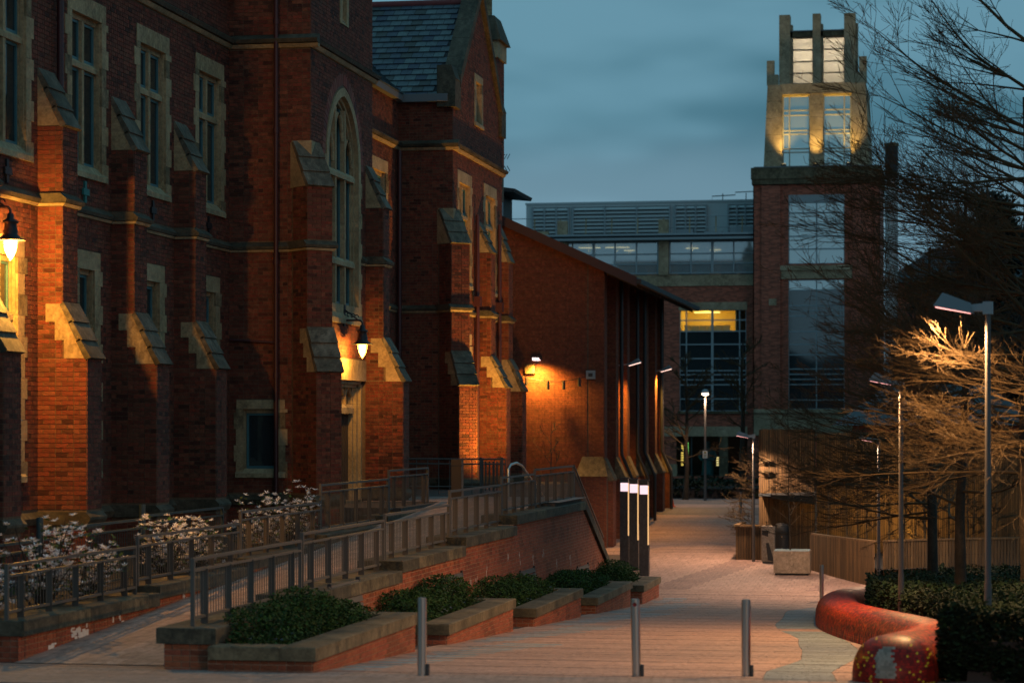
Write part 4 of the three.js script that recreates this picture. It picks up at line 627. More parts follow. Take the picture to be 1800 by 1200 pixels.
  for (let k = 0; k < 6; k++) { m = new MB(); m.fbox(F, win[0] + 0.16 + k * 0.42, win[0] + 0.54 + k * 0.42, 9.38, 10.06, -1.2, -0.8); add('box_file', m, M(0.8, 0.68, 0.38), room); m = new MB(); m.fbox(F, win[0] + 0.26 + k * 0.42, win[0] + 0.44 + k * 0.42, 9.44, 9.55, -0.8, -0.785); add('file_label', m, mat.charcoal, room); }
  m = new MB(); m.fbox(F, win[0] + 0.6, win[0] + 2, 10.78, 10.83, -2, -1.7); add('ceiling_light_tube', m, glow(1, 0.66, 0.18, 2.5), room); lamp(F(win[0] + 1.3, 10.6, -1.6), [1, 0.6, 0.12], 3.2, 8);
  // ground floor glass, dark hall, strips of coloured light, sculpture
  for (let k = 0; k < 6; k++) { const a = gf[0] + k * (gf[1] - gf[0]) / 6; m = new MB(); m.fbox(F, a + 0.03, a + (gf[1] - gf[0]) / 6 - 0.03, gf[2], gf[3], -0.2, -0.18); add('shopfront_pane', m, mat.clear, wing); m = new MB(); m.fbox(F, a - 0.03, a + 0.03, gf[2], gf[3], -0.22, -0.14); add('shopfront_post', m, mat.railDark, wing); }
  m = new MB(); m.fbox(F, gf[0], gf[1], gf[2] - 0.05, gf[2], -6, -0.2); m.fbox(F, gf[0], gf[1], gf[3], gf[3] + 0.05, -6, -0.2); m.fbox(F, gf[0], gf[1], gf[2], gf[3], -6.05, -6); m.fbox(F, gf[0], gf[0] + 0.05, gf[2], gf[3], -6, -0.2); m.fbox(F, gf[1] - 0.05, gf[1], gf[2], gf[3], -6, -0.2); add('foyer_shell', m, M(0.06, 0.05, 0.045), wing);
  for (const [t, c, n] of [[-15.82, [0.9, 0.75, 0.1], 7], [-14.58, [1, 0.66, 0.12], 9], [-14.3, [0.3, 0.9, 0.2], 10], [-12.65, [1, 0.75, 0.3], 4]]) { const g = glow(...c, 1.1); m = new MB(); for (let k = 0; k < n; k++) m.fbox(F, t - 0.06, t + 0.06, 2.45 + k * 0.13, 2.53 + k * 0.13, -1.5, -1.45); add('lit_sign_strip', m, g, wing); }
}
{ // teal standing sculpture behind the foyer glass
  const o = thing('figure_sculpture', 'teal standing figure sculpture behind the dark foyer glass', 'sculpture', null, P(131.1, -13.15, 1.9));
  const g = new THREE.LatheGeometry([[0.3, 0], [0.32, 0.04], [0.3, 0.3], [0.27, 0.7], [0.26, 0.95], [0.33, 1.2], [0.34, 1.38], [0.22, 1.48], [0.09, 1.53], [0.085, 1.58], [0.13, 1.66], [0.145, 1.76], [0.11, 1.87], [0.0, 1.91]].map(([a, b]) => new THREE.Vector2(a, b)), 18); g.scale(1.1, 1, 0.7); const tl = M(0.02, 0.14, 0.15, { roughness: 0.6 }); add('robed_body', g, tl, o);
  for (const e of [-1, 1]) { const m = new MB(); m.tube([[e * 0.33, 1.38, 0], [e * 0.46, 1.05, 0.04], [e * 0.3, 0.86, 0.2], [e * 0.06, 0.94, 0.26]], [0.1, 0.085, 0.075, 0.06], 9, true); add('folded_arm', m, tl, o); }
  const b = new MB(); b.box(-0.4, 0.4, -0.0, 0.05, -0.3, 0.3); add('plinth', b, mat.charcoal, o);
}
const plantGrey = M(0.4, 0.46, 0.47, { roughness: 0.6 });
{ // rooftop plant room, railings
  const F = facing(S + 4), o = part('plant_room', wing); let m = new MB(); const L = tAt(925, S + 4), Rt = -10.4, y0 = 14.9, y1 = 17.05; m.fbox(F, L, Rt, y0, y1, -6, 0); m.fbox(F, L - 0.05, Rt, y1, y1 + 0.1, -6, 0.06); add('casing', m, plantGrey, o);
  for (const [a, b] of [[937, 1000], [1008, 1178], [1188, 1242], [1281, 1326]]) { const ta = tAt(a, S + 4), tb = tAt(b, S + 4); m = new MB(); m.fbox(F, ta, tb, y0 + 0.3, y1 - 0.18, 0.002, 0.01); add('louvre_recess', m, mat.black, o); for (let y = y0 + 0.3; y < y1 - 0.24; y += 0.21) { m = new MB(); m.prism(F, ta, tb, [[0.01, y + 0.13], [0.16, y], [0.18, y + 0.03], [0.03, y + 0.16]]); add('louvre_blade', m, plantGrey, o); } for (const e of [0, 0.33, 0.66, 1]) { m = new MB(); m.fbox(F, ta + (tb - ta) * e - 0.04, ta + (tb - ta) * e + 0.04, y0, y1 - 0.15, 0.01, 0.2); add('louvre_post', m, mat.galv, o); } }
  const rl = part('roof_railing', wing); m = new MB(); for (const y of [15.35, 15.95]) m.tube([P(S + 0.4, -24.4, y), P(S + 0.4, -10.5, y)], 0.025, 6); add('rail', m, mat.galv, rl); for (let t = -24; t < -10.5; t += 1.42) { m = new MB(); m.tube([P(S + 0.3, t, 14.9), P(S + 0.42, t, 15.4), P(S + 0.46, t, 15.98)], 0.035, 6); add('stanchion', m, mat.pale, rl); }
  const r2 = part('upper_railing', wing); m = new MB(); m.tube([P(S + 5, -13.3, 17.1), P(S + 5, -13.3, 17.45), P(S + 5, -12, 17.5), P(S + 5, -12, 17.65), P(S + 5, -10.4, 17.7)], 0.03, 6); for (const t of [-12.7, -11.4, -10.7]) m.tube([P(S + 5, t, 17.1), P(S + 5, t, 17.6)], 0.025, 6); add('rail', m, mat.railDark, r2);
  for (const [a, b, h] of [[-14.9, -14, 0.45], [-13.4, -12.4, 0.3], [-12, -10.7, 0.55]]) { m = new MB(); m.fbox(facing(S + 1.5), a, b, 14.9, 14.9 + h, -1, 0); add('cooling_unit', m, mat.galv, wing); }
}
function tAt(px, s) { const q = (px - 900) / 4250, a = Math.atan(777 / 4250), c = Math.cos(a), n = Math.sin(a); return s * (q * c - n) / (c + q * n); }
const tower = thing('stair_tower', 'tall brick tower with tapering stone lantern top lit from below', 'tower');
{
  const Sx = S - 1.2, F = facing(Sx), a = -10.5, b = -3.82; let m;
  const wU = [-8.62, -5.68, 13.2, 16.85], wL = [-8.62, -5.68, 5.5, 12.35];
  sheet('wall', F, rect(a, b, 1.2, 17.4), [rect(...wU), rect(...wL)], mat.farBrick, tower);
  m = new MB(); m.sbox(Sx, Sx + 7, a, a + 0.05, 1.2, 17.4); m.sbox(Sx, Sx + 7, b - 0.05, b, 1.2, 17.4); m.sbox(Sx + 6.95, Sx + 7, a, b, 1.2, 17.4); m.fbox(F, a + 0.0, b, 17.36, 17.4, -7, -0.02); add('wall_sides', m, mat.farBrick, tower);
  for (const [u, v] of [[-10.05, -9.05], [-5.25, -4.25]]) { m = new MB(); m.fbox(F, u, v, 1.2, 17.35, 0, 0.16); add('pilaster', m, mat.farBrick, tower); }
  m = new MB(); m.fbox(F, -9.02, -5.28, 12.4, 13.1, 0, 0.08); m.fbox(F, -9.05, -5.25, 12.85, 13.1, 0.0, 0.16); add('stone_band', m, mat.farStone, tower);
  m = new MB(); m.fbox(F, a + 0.05, -5, 4.1, 5.3, 0, 0.2); m.fbox(F, a + 0.05, -5, 5.3, 5.5, 0, 0.32); add('stone_base_band', m, mat.farStone, tower);
  m = new MB(); m.fbox(F, -9.65, -9.25, 11.0, 11.35, 0.16, 0.2); add('stone_plaque', m, mat.farStone, tower);
  m = new MB(); m.fbox(F, a - 0.06, b + 0.06, 17.42, 17.7, -7.06, 0.22); m.fbox(F, a - 0.1, b + 0.1, 17.7, 18.3, -7.1, 0.28); add('cornice', m, mat.coping, tower);
  m = new MB(); m.fbox(F, a + 0.05, b - 0.05, 18.3, 18.36, -6.8, 0.2); add('lead_flat', m, mat.lead, tower);
  m = new MB(); m.fbox(F, wU[0], wU[1], 16.45, 16.85, -0.06, 0); add('spandrel', m, mat.galv, tower);
  curtain(F, tower, wU[0], wU[1], wU[2], 16.45, [0.5], [0.24, 0.45, 0.64, 0.83], { bar: 0.035 });
  curtain(F, tower, wL[0], wL[1], wL[2], wL[3], [0.5], [0.07, 0.19, 0.23, 0.27, 0.31, 0.42, 0.5, 0.6, 0.72, 0.76, 0.8, 0.92], { bar: 0.03, pane: (k, j) => j > 12 ? mat.mirror : mat.darkPane });
  { const F = facing(Sx + 0.75);
  // stone stage: corner piers leaning in, centre mullion, glass between
  const lean = (x0, x1, x2, x3, y0, y1, n0, n1, dn, mt, nm) => { const q = new MB(); q.hex([F(x0, y0, n0), F(x1, y0, n0), F(x1, y0, n1), F(x0, y0, n1), F(x2, y1, n0 + dn * 0), F(x3, y1, n0), F(x3, y1, n1 - dn), F(x2, y1, n1 - dn)]); return add(nm, q, mt, tower); };
  const yA = 18.36, yBm = 22.85; const seg = 5;
  for (let k = 0; k < seg; k++) { const y0 = yA + (yBm - yA) * k / seg, y1 = yA + (yBm - yA) * (k + 1) / seg - 0.015, f0 = k / seg, f1 = (k + 1) / seg; lean(-10.0 + 0.2 * f0, -9.02, -10.0 + 0.2 * f1, -9.02, y0, y1, -6.2, 0.05 - 0.15 * f0, 0.15 / seg, mat.farStone, 'corner_stone'); lean(-5.35, -4.4 - 0.2 * f0, -5.35, -4.4 - 0.2 * f1, y0, y1, -6.2, 0.05 - 0.15 * f0, 0.15 / seg, mat.farStone, 'corner_stone'); }
  for (let k = 0; k < 6; k++) { const y0 = yA + 4.05 * k / 6; m = new MB(); m.fbox(F, -7.55, -6.85, y0, y0 + 4.05 / 6 - 0.012, -0.5, -0.05); add('mullion_stone', m, mat.farStone, tower); }
  m = new MB(); m.fbox(F, -9.02, -5.35, 22.3, 22.85, -0.5, 0.0); add('head_beam', m, mat.farStone, tower);
  m = new MB(); m.fbox(F, -9.02, -5.35, 22.22, 22.29, -0.45, -0.2); add('light_cove', m, M(0.62, 0.5, 0.2), tower);
  const pale = new THREE.MeshPhysicalMaterial({ color: C(0.66, 0.72, 0.7), roughness: 0.1, metalness: 0.8 });
  for (const [u, v, c] of [[-8.98, -7.58, [0.24]], [-6.82, -5.39, [0.76]]]) curtain(F, tower, u, v, yA + 0.12, 22.22, c, [0.2, 0.25, 0.46, 0.51, 0.73, 0.8], { bar: 0.03, n: -0.36, frame: M(0.42, 0.4, 0.32), pane: () => pale });
  m = new MB(); m.fbox(F, -9.02, -5.35, yA, 22.85, -6, -0.6); add('stage_core', m, mat.charcoal, tower);
  for (const [u, v, yt] of [[-9.85, -9.45, 24.15], [-4.95, -4.55, 24.25]]) { m = new MB(); m.fbox(F, u, v, yBm, yt, -0.6, -0.2); m.fbox(F, u === -9.85 ? -9.45 : -4.95 - 0.22, u === -9.85 ? -9.23 : -4.95, yBm, yBm + 0.55, -0.6, -0.2); add('corner_fin', m, mat.farStone, tower); }
  // top lantern
  m = new MB(); m.fbox(F, -9.0, -5.3, yBm, 25.5, -5, -3.2); m.fbox(F, -9.0, -8.9, yBm, 25.5, -3.2, -1.2); m.fbox(F, -5.4, -5.3, yBm, 25.5, -3.2, -1.2); m.fbox(F, -9.0, -5.3, yBm, yBm + 0.05, -3.2, -1.0); m.fbox(F, -9.0, -5.3, 25.45, 25.5, -3.2, -1.0); add('lantern_room', m, M(0.72, 0.7, 0.64), tower);
  for (const [u, v] of [[-9.2, -8.62], [-7.42, -7.0], [-5.75, -5.15]]) { m = new MB(); m.fbox(F, u, v, yBm, u === -7.42 ? 26.62 : 26.6, -1.2, -0.35); m.fbox(F, v, v + 0.12, yBm, 26.1, -1.2, -0.6); add('lantern_pier', m, mat.farStone, tower); }
  m = new MB(); m.fbox(F, -8.62, -5.75, 25.42, 25.72, -1.2, -0.6); add('lantern_beam', m, mat.coping, tower); m = new MB(); m.fbox(F, -8.9, -5.4, 25.72, 25.78, -4, -0.55); add('lantern_roof', m, mat.lead, tower);
  const milk = new THREE.MeshPhysicalMaterial({ color: C(0.6, 0.6, 0.56), roughness: 0.3, transmission: 0.7, thickness: 0 });
  for (const [u, v] of [[-8.5, -7.42], [-6.88, -5.75]]) curtain(F, tower, u, v, yBm + 0.1, 25.4, [], [0.23, 0.48, 0.74], { bar: 0.03, n: -0.8, frame: M(0.12, 0.12, 0.11), pane: () => milk });
  m = new MB(); m.fbox(F, -8.4, -5.9, 25.3, 25.35, -2.2, -2.05); add('lantern_light_tube', m, glow(1, 0.78, 0.55, 1.2), tower);
  for (const t of [-8.0, -6.3]) lamp(F(t, 24.7, -2.1), [1, 0.82, 0.66], 11, 8);
  for (const t of [-8.9, -7.2, -5.45]) { m = new MB(); m.fbox(F, t - 0.14, t + 0.14, yA, yA + 0.16, 0.42, 0.68); add('uplighter', m, mat.charcoal, tower); m = new MB(); m.fbox(F, t - 0.1, t + 0.1, yA + 0.16, yA + 0.17, 0.45, 0.65); add('uplighter_lens', m, glow(1, 0.7, 0.25, 2), tower); spot(F(t, yA + 0.24, 0.55), F(t, 22.0, -0.3), [1, 0.62, 0.16], 42, 36, 1, 8); }
  }
}
{ // pale flue pipe
  const o = thing('steel_flue', 'tall pale steel flue with a black cap beside the tower', 'flue', null, P(111.3, -2.78, 1.3)); let m = new MB(); m.cyl(0, 0, 0, 14.5, 0.29, 20); add('pipe', m, M(0.55, 0.58, 0.58, { roughness: 0.6, map: grain }), o); m = new MB(); m.cyl(0, 0, 14.5, 16.0, 0.3, 20); add('black_sleeve', m, mat.black, o); m = new MB(); m.cyl(0, 0, 16.0, 16.14, 0.33, 20); add('cap', m, mat.coping, o);
}

// ---------------------------------------------------------------- ramp, terrace and their walls
const rampY = s => s < 29.6 ? gy(s) : s > 56 ? 2.75 : 1.456 + (2.75 - 1.456) * (s - 29.6) / 26.4;
{
  const root = new THREE.Group(); root.name = 'ramp'; scene.add(root); struct(root, 'paved ramp climbing between the two railed brick walls');
  const m = new MB(true); rnd = rngOf(31);
  const base = new MB(); base.poly([P(29.6, -12.3, rampY(29.6) - 0.02), P(29.6, -9.5, rampY(29.6) - 0.02), P(56, -9.5, 2.735), P(56, -12.3, 2.735)], [0, -99, -40]); base.sbox(56, 60, -13.95, -9.2, 2.4, 2.735); base.sbox(52, 56, -13.95, -12, 2.4, 2.735); base.sbox(60, 78, -16, -12.2, 0, 2.735); add('joint_bed', base, mat.joint, root);
  const slab = (s0, s1, t0, t1) => { const k = R(0.75, 1.1); m.k = [0.48 * k, 0.33 * k, 0.27 * k]; m.poly([P(s0, t0, rampY(s0)), P(s0, t1, rampY(s0)), P(s1, t1, rampY(s1)), P(s1, t0, rampY(s1))], P((s0 + s1) / 2, (t0 + t1) / 2, -5)); };
  for (let t = -12.0, k = 0; t < -9.75; t += 0.2, k++) for (let s = 29.0 + (k % 2) * 0.3; s < 56; s += 0.6) if (s + 0.592 > 29.7) slab(Math.max(29.68, s), s + 0.592, t, t + 0.194);
  for (let s = 56; s < 60; s += 0.4) for (let t = -13.9; t < -9.4; t += 0.4) slab(s, s + 0.392, t, t + 0.392);
  stuff(add('paver_field', m, mat.paverV, root));
}
const wallBrick = c => { const v = modern(c), d = fbm(c[0] * 1.7, c[1] * 3, c[2] * 1.7 + 3, 3), k = d > 0.6 ? 0.7 : 1; return [v[0] * 2.0 * k, v[1] * 1.9 * k, v[2] * 1.8 * k]; };
// a wall whose flat coping steps up along the ramp: steps = [s0, s1, top of coping]
function steppedWall(root, t0, t1, steps, face, foot, over = 0.09, endCap = true) {
  const wb = new Bricks(wallBrick, 0.075, 0.225, 0.013); let m;
  steps.forEach(([a, b, y], k) => {
    m = new MB(); m.sbox(a + (k ? 0 : 0.05), b, t0, t1, foot(a) - 0.3, y - 0.2); add('wall_core', m, mat.mortar3, root);
    const st_ = 1.25; for (let s = a; s < b - 0.05; s += st_) { const e = Math.min(b, s + st_) - 0.008, q = new MB(), i = 0.012; q.hex([P(s, t0 - over, y - 0.2), P(s, t1 + over, y - 0.2), P(e, t1 + over, y - 0.2), P(e, t0 - over, y - 0.2), P(s, t0 - over, y - i), P(s, t1 + over, y - i), P(e, t1 + over, y - i), P(e, t0 - over, y - i)], '1'); q.hex([P(s, t0 - over, y - i), P(s, t1 + over, y - i), P(e, t1 + over, y - i), P(e, t0 - over, y - i), P(s + i, t0 - over + i, y), P(s + i, t1 + over - i, y), P(e - i, t1 + over - i, y), P(e - i, t0 - over + i, y)], '0'); add('coping_stone', q, hash3(Math.round(s * 7), 3, 3) < 0.4 ? mat.coping : mat.sooty, root); }
    wb.face(face, a, b, Math.min(foot(a), foot(b)) - 0.1, y - 0.2, [], null);
  });
  const [a, , y] = steps[0]; wb.face(facing(a + 0.05), t0, t1, foot(a) - 0.05, y - 0.2);
  wb.build(root, 300);
}
{
  const root = thing('ramp_wall', 'long brick retaining wall with stepped stone coping beside the ramp', 'wall');
  steppedWall(root, -9.75, -9.15, [[29.0, 33.4, 2.0], [33.4, 39.4, 2.12], [39.4, 44.75, 2.28], [44.75, 50.2, 2.44], [50.2, 59.9, 2.66]], front(-9.15), s => gy(s));
  // the stair end: coping dropping with the steps
  let m = new MB(); m.hex([P(59.9, -9.75, -0.3), P(59.9, -9.15, -0.3), P(65.9, -9.15, -0.3), P(65.9, -9.75, -0.3), P(59.9, -9.75, 2.46), P(59.9, -9.15, 2.46), P(65.9, -9.15, 0.1), P(65.9, -9.75, 0.1)]); add('stair_wall_core', m, mat.mortar3, root);
  const wb = new Bricks(wallBrick, 0.075, 0.225, 0.013); wb.face(front(-9.15), 59.9, 65.9, -0.2, 2.46, [], y => [59.9, 59.9 + (2.46 - y) / 2.36 * 6]); wb.build(root, 0);
  for (let k = 0; k < 5; k++) { const f0 = k / 5, f1 = (k + 0.98) / 5, q = new MB(), c = (f, t, d) => P(59.9 + 6 * f, t, 2.46 - 2.36 * f + d); q.hex([c(f0, -9.84, 0), c(f0, -9.06, 0), c(f1, -9.06, 0), c(f1, -9.84, 0), c(f0, -9.84, 0.2), c(f0, -9.06, 0.2), c(f1, -9.06, 0.2), c(f1, -9.84, 0.2)]); add('coping_stone', q, mat.sooty, root); }
  // white efflorescence streaks on the face
  const wm = M(0.62, 0.56, 0.52); rnd = rngOf(77); for (const s of [45.5, 46.1, 47.2, 49.5, 52.6, 53.9, 55.8, 50.9, 57.8]) { const q = new MB(); const y = R(1.3, 2.1), h = R(0.1, 0.35); for (let k = 0; k < 4; k++) { const a = s + R(-0.1, 0.1), yy = y - R(0, h); q.fbox(front(-9.15), a, a + R(0.01, 0.03), yy - R(0.05, 0.16), yy, 0.0135, 0.0155); } add('lime_streak', q, wm, root); }
}
{
  const root = thing('bed_wall', 'low brick wall with stone coping along the flower bed at left', 'wall');
  steppedWall(root, -12.45, -12.0, [[29.8, 35.3, 1.99], [35.3, 40.2, 2.1], [40.2, 45.3, 2.26], [45.3, 50.4, 2.44], [50.4, 55, 2.62]], front(-12.0), s => rampY(s));
  const wm = M(0.66, 0.62, 0.6); rnd = rngOf(78); for (const [s, y, n] of [[32.0, 1.68, 26], [31.0, 1.52, 10], [33.6, 1.74, 6], [36.7, 1.82, 8], [40.6, 1.92, 6]]) { const q = new MB(); for (let k = 0; k < n; k++) { const a = s + R(-0.22, 0.22) * (n > 20 ? 1.4 : 1), yy = y + R(-0.07, 0.08); q.fbox(front(-12.0), a, a + R(0.03, 0.13), yy - R(0.02, 0.09), yy, 0.0135 + 0.0001 * k, 0.016 + 0.0001 * k); } add('paint_splash', q, wm, root); }
  let m = new MB(); m.poly([P(26, -15.8, 1.75), P(26, -12.5, 1.75), P(51.7, -12.5, 2.35), P(51.7, -15.8, 2.35)], [0, -99, -40]); const b = add('flower_bed', m, mat.soil); struct(b, 'dark soil of the bed below the buttresses');
}
// railings: panel > posts, plates, bars, rails
const BAR = new THREE.CylinderGeometry(0.0065, 0.0065, 1, 5), PLATE = new THREE.BoxGeometry(0.095, 1, 0.012), POST = new THREE.BoxGeometry(0.05, 1, 0.05);
function panel(root, s0, s1, t, yTop, yBot, o = {}) {
  const w = part('railing_panel', root), mt = o.mat || mat.rail, y1 = yTop - 0.02, y2 = yTop - 0.16, y3 = yBot + 0.1, lean = o.lean || 0;
  const put = (g, s, a, b, m, name) => { const q = new THREE.Mesh(g, m); q.name = name; q.castShadow = q.receiveShadow = true; q.position.set(t, (a + b) / 2, -s); q.scale.y = b - a; w.add(q); };
  for (const [y, h] of [[y1, 0.02], [y2, 0.016], [y3, 0.018]]) { const m = new MB(); m.sbox(s0, s1, t - 0.022, t + 0.022, y - h, y + h); add('rail', m, mt, w); }
  for (const s of [s0 + 0.03, s1 - 0.03]) put(POST, s, yBot, yTop, mt, 'post');
  const n = Math.max(1, Math.round((s1 - s0) / 1.05));
  if (o.plates !== false) for (let k = 0; k < n; k++) { const s = s0 + (k + 0.5) * (s1 - s0) / n; put(PLATE, s, yBot - 0.02, y2, mat.plate, 'plate'); }
  const nb = Math.round((s1 - s0) / 0.112); for (let k = 1; k < nb; k++) put(BAR, s0 + k * (s1 - s0) / nb, o.plates === false ? y3 : y3, y2, mt, 'bar');
}
{
  const root = thing('ramp_railing', 'stepped grey metal railing on the brick ramp wall', 'railing'), t = -9.45;
  const st = [[29.25, 34.4, 2.86, 2.0], [34.45, 39.65, 2.96, 2.12], [39.7, 45.0, 3.05, 2.28], [45.05, 50.35, 3.31, 2.44], [50.4, 54.5, 3.46, 2.66], [54.55, 60.3, 3.56, 2.66]];
  for (const [a, b, y, q] of st) panel(root, a, b, t, y, q);
  const w = part('stair_railing_panel', root), c = (f, d) => P(60.4 + 5.2 * f, t, 2.66 - 2.05 * f + d); let m = new MB(); for (const d of [0.1, 0.75, 0.9]) m.tube([c(0, d), c(1, d)], 0.024, 6); add('rail', m, mat.rail, w); for (let k = 0; k <= 30; k++) { m = new MB(); m.tube([c(k / 30, k % 10 ? 0.1 : -0.1), c(k / 30, 0.75)], k % 10 ? 0.01 : 0.03, 5); add(k % 10 ? 'bar' : 'post', m, mat.rail, w); }
}
{
  const root = thing('bed_railing', 'stepped metal railing on the flower bed wall', 'railing'), t = -12.2;
  for (const [a, b, y, q] of [[29.9, 35.0, 2.72, 1.99], [35.05, 40.4, 2.86, 2.1], [40.45, 45.8, 3.06, 2.26], [45.85, 51.6, 3.4, 2.44], [51.65, 55.7, 3.58, 2.62]]) panel(root, a, b, t, y, q);
}
{
  const root = thing('rear_fence', 'thin dark metal fence behind the magnolia bushes', 'fence'); 
  for (const [a, b, y] of [[29.2, 33.8, 2.86], [33.9, 38.4, 3.0], [38.5, 43, 3.05]]) { panel(root, a, b, -13.3, y, 1.95, { mat: mat.railDark, plates: false }); const m = new MB(); m.cyl(-13.3, -a, 1.8, y + 0.18, 0.05, 10); add('round_post', m, mat.railDark, root); }
}
{
  const root = thing('terrace_fence', 'open metal fence across the terrace in front of the gabled bay', 'fence');
  const w = part('fence_panel', root), s = 62.5; let m = new MB(); for (const y of [2.95, 3.55, 3.68]) m.tube([P(s, -15.2, y), P(s, -11.6, y)], 0.022, 6); add('rail', m, mat.rail, w);
  for (let x = -15.2; x < -11.55; x += 0.3) { m = new MB(); m.cyl(x, -s, 2.75, 3.68, 0.012, 5); add('bar', m, mat.rail, w); }
  for (const x of [-12.25, -11.7]) { m = new MB(); m.box(x - 0.035, x + 0.035, 2.7, 3.72, -s - 0.035, -s + 0.035); add('post', m, mat.rail, w); }
  for (let k = 0; k < 6; k++) { m = new MB(); m.box(-12.25 + k * 0.1, -12.21 + k * 0.1, 2.85, 3.62, -s - 0.01, -s + 0.01); add('gate_slat', m, mat.plate, w); }
  const h = thing('handrail', 'curved stainless steel handrail at the head of the steps', 'handrail'); m = new MB(); m.tube([P(61, -11.25, 3.1), P(61, -11.25, 3.45), P(61.1, -11.2, 3.56), P(61.35, -11.1, 3.6), P(61.6, -11.0, 3.52), P(64.5, -10.5, 2.05)], 0.035, 8); add('tube', m, mat.steel, h); m = new MB(); m.cyl(-11.25, -61, 2.7, 3.2, 0.03, 8); add('post', m, mat.steel, h);
  const b = thing('bronze_post', 'square bronze post lit on one edge on the terrace', 'post'); m = new MB(); m.sbox(59, 59.26, -12.33, -12.07, 2.74, 3.72); add('shaft', m, M(0.12, 0.08, 0.05, { roughness: 0.4, metalness: 0.5 }), b); m = new MB(); m.sbox(58.99, 59.27, -12.34, -12.06, 3.55, 3.57); add('collar', m, mat.charcoal, b);
  // buried floodlights washing the gabled bay from below
  for (const [q, x, lab, cd, to] of [[68.2, -11.75, 'small ground floodlight below the gabled bay', 230, [69.6, tD, 6.6]]]) { const f = thing('ground_floodlight', lab, 'floodlight', 'ground floodlights', P(q, x, 2.74)); m = new MB(); m.box(-0.14, 0.14, 0, 0.14, -0.12, 0.12); add('housing', m, mat.charcoal, f); m = new MB(); m.box(-0.11, 0.11, 0.14, 0.15, -0.1, 0.1); add('lamp_lens', m, glow(1, 0.5, 0.15, 3), f); spot(P(q, x, 2.95), P(...to.slice(0, 2), to[2]), AMBER, cd, 62, 0.7, 5); }
}
// ---------------------------------------------------------------- planters, shrubs and benches
function leafCloud(mb, n, pick, size, tone, up = 0.4) {
  for (let k = 0; k < n; k++) {
    const c = pick(); if (!c) continue; const l = size * R(0.7, 1.3), w = l * R(0.38, 0.55), a = R(0, 6.283), e = R(-0.5, 1.1), dx = Math.cos(a) * Math.cos(e), dy = Math.sin(e), dz = Math.sin(a) * Math.cos(e), sx = -Math.sin(a), sz = Math.cos(a), roll = R(-0.7, 0.7), vx = sx * Math.cos(roll), vy = Math.sin(roll), vz = sz * Math.cos(roll);
    mb.k = tone(); mb.poly([c, [c[0] + dx * l * 0.5 + vx * w, c[1] + dy * l * 0.5 + vy * w, c[2] + dz * l * 0.5 + vz * w], [c[0] + dx * l, c[1] + dy * l, c[2] + dz * l], [c[0] + dx * l * 0.5 - vx * w, c[1] + dy * l * 0.5 - vy * w, c[2] + dz * l * 0.5 - vz * w]]);
  }
}
const green = (r = 0.032, g = 0.062, b = 0.022) => () => { const k = R(0.5, 1.5), y = R(0.8, 1.3); return [r * k * y, g * k, b * k]; };
const inBall = (c, r, hollow = 0.35) => () => { for (;;) { const x = R(-1, 1), y = R(-1, 1), z = R(-1, 1), d = x * x + y * y + z * z; if (d < 1 && d > hollow) { const n = 0.75 + 0.5 * noise3(c[0] + x * 2.2, c[1] + y * 2.2 + 9, c[2] + z * 2.2); return [c[0] + x * r[0] * n, c[1] + y * r[1] * n, c[2] + z * r[2] * n]; } } };
function shrub(name, label, group, c, r, n, size, tone, core = true) {
  const o = thing(name, label, 'shrub', group, c), mb = new MB(true); leafCloud(mb, n, inBall([0, r[1] * 0.55, 0], r), size, tone);
  const stems = new MB(); for (let k = 0; k < 9; k++) { const a = R(0, 6.28), q = R(0.3, 0.8); stems.tube([[0, -0.05, 0], [Math.cos(a) * r[0] * q * 0.5, r[1] * 0.5, Math.sin(a) * r[2] * q * 0.5], [Math.cos(a) * r[0] * q, r[1] * 1.1, Math.sin(a) * r[2] * q]], [0.018, 0.012, 0.005], 4); }
  add('stems', stems, mat.bark, o); stuff(add('foliage', mb, mat.leafV, o)); return o;
}
rnd = rngOf(101);
const shades = ['nearest the camera, in front of the ramp wall end', 'second from the camera', 'third from the camera', 'fourth from the camera', 'farthest from the camera, by the light pillars'];
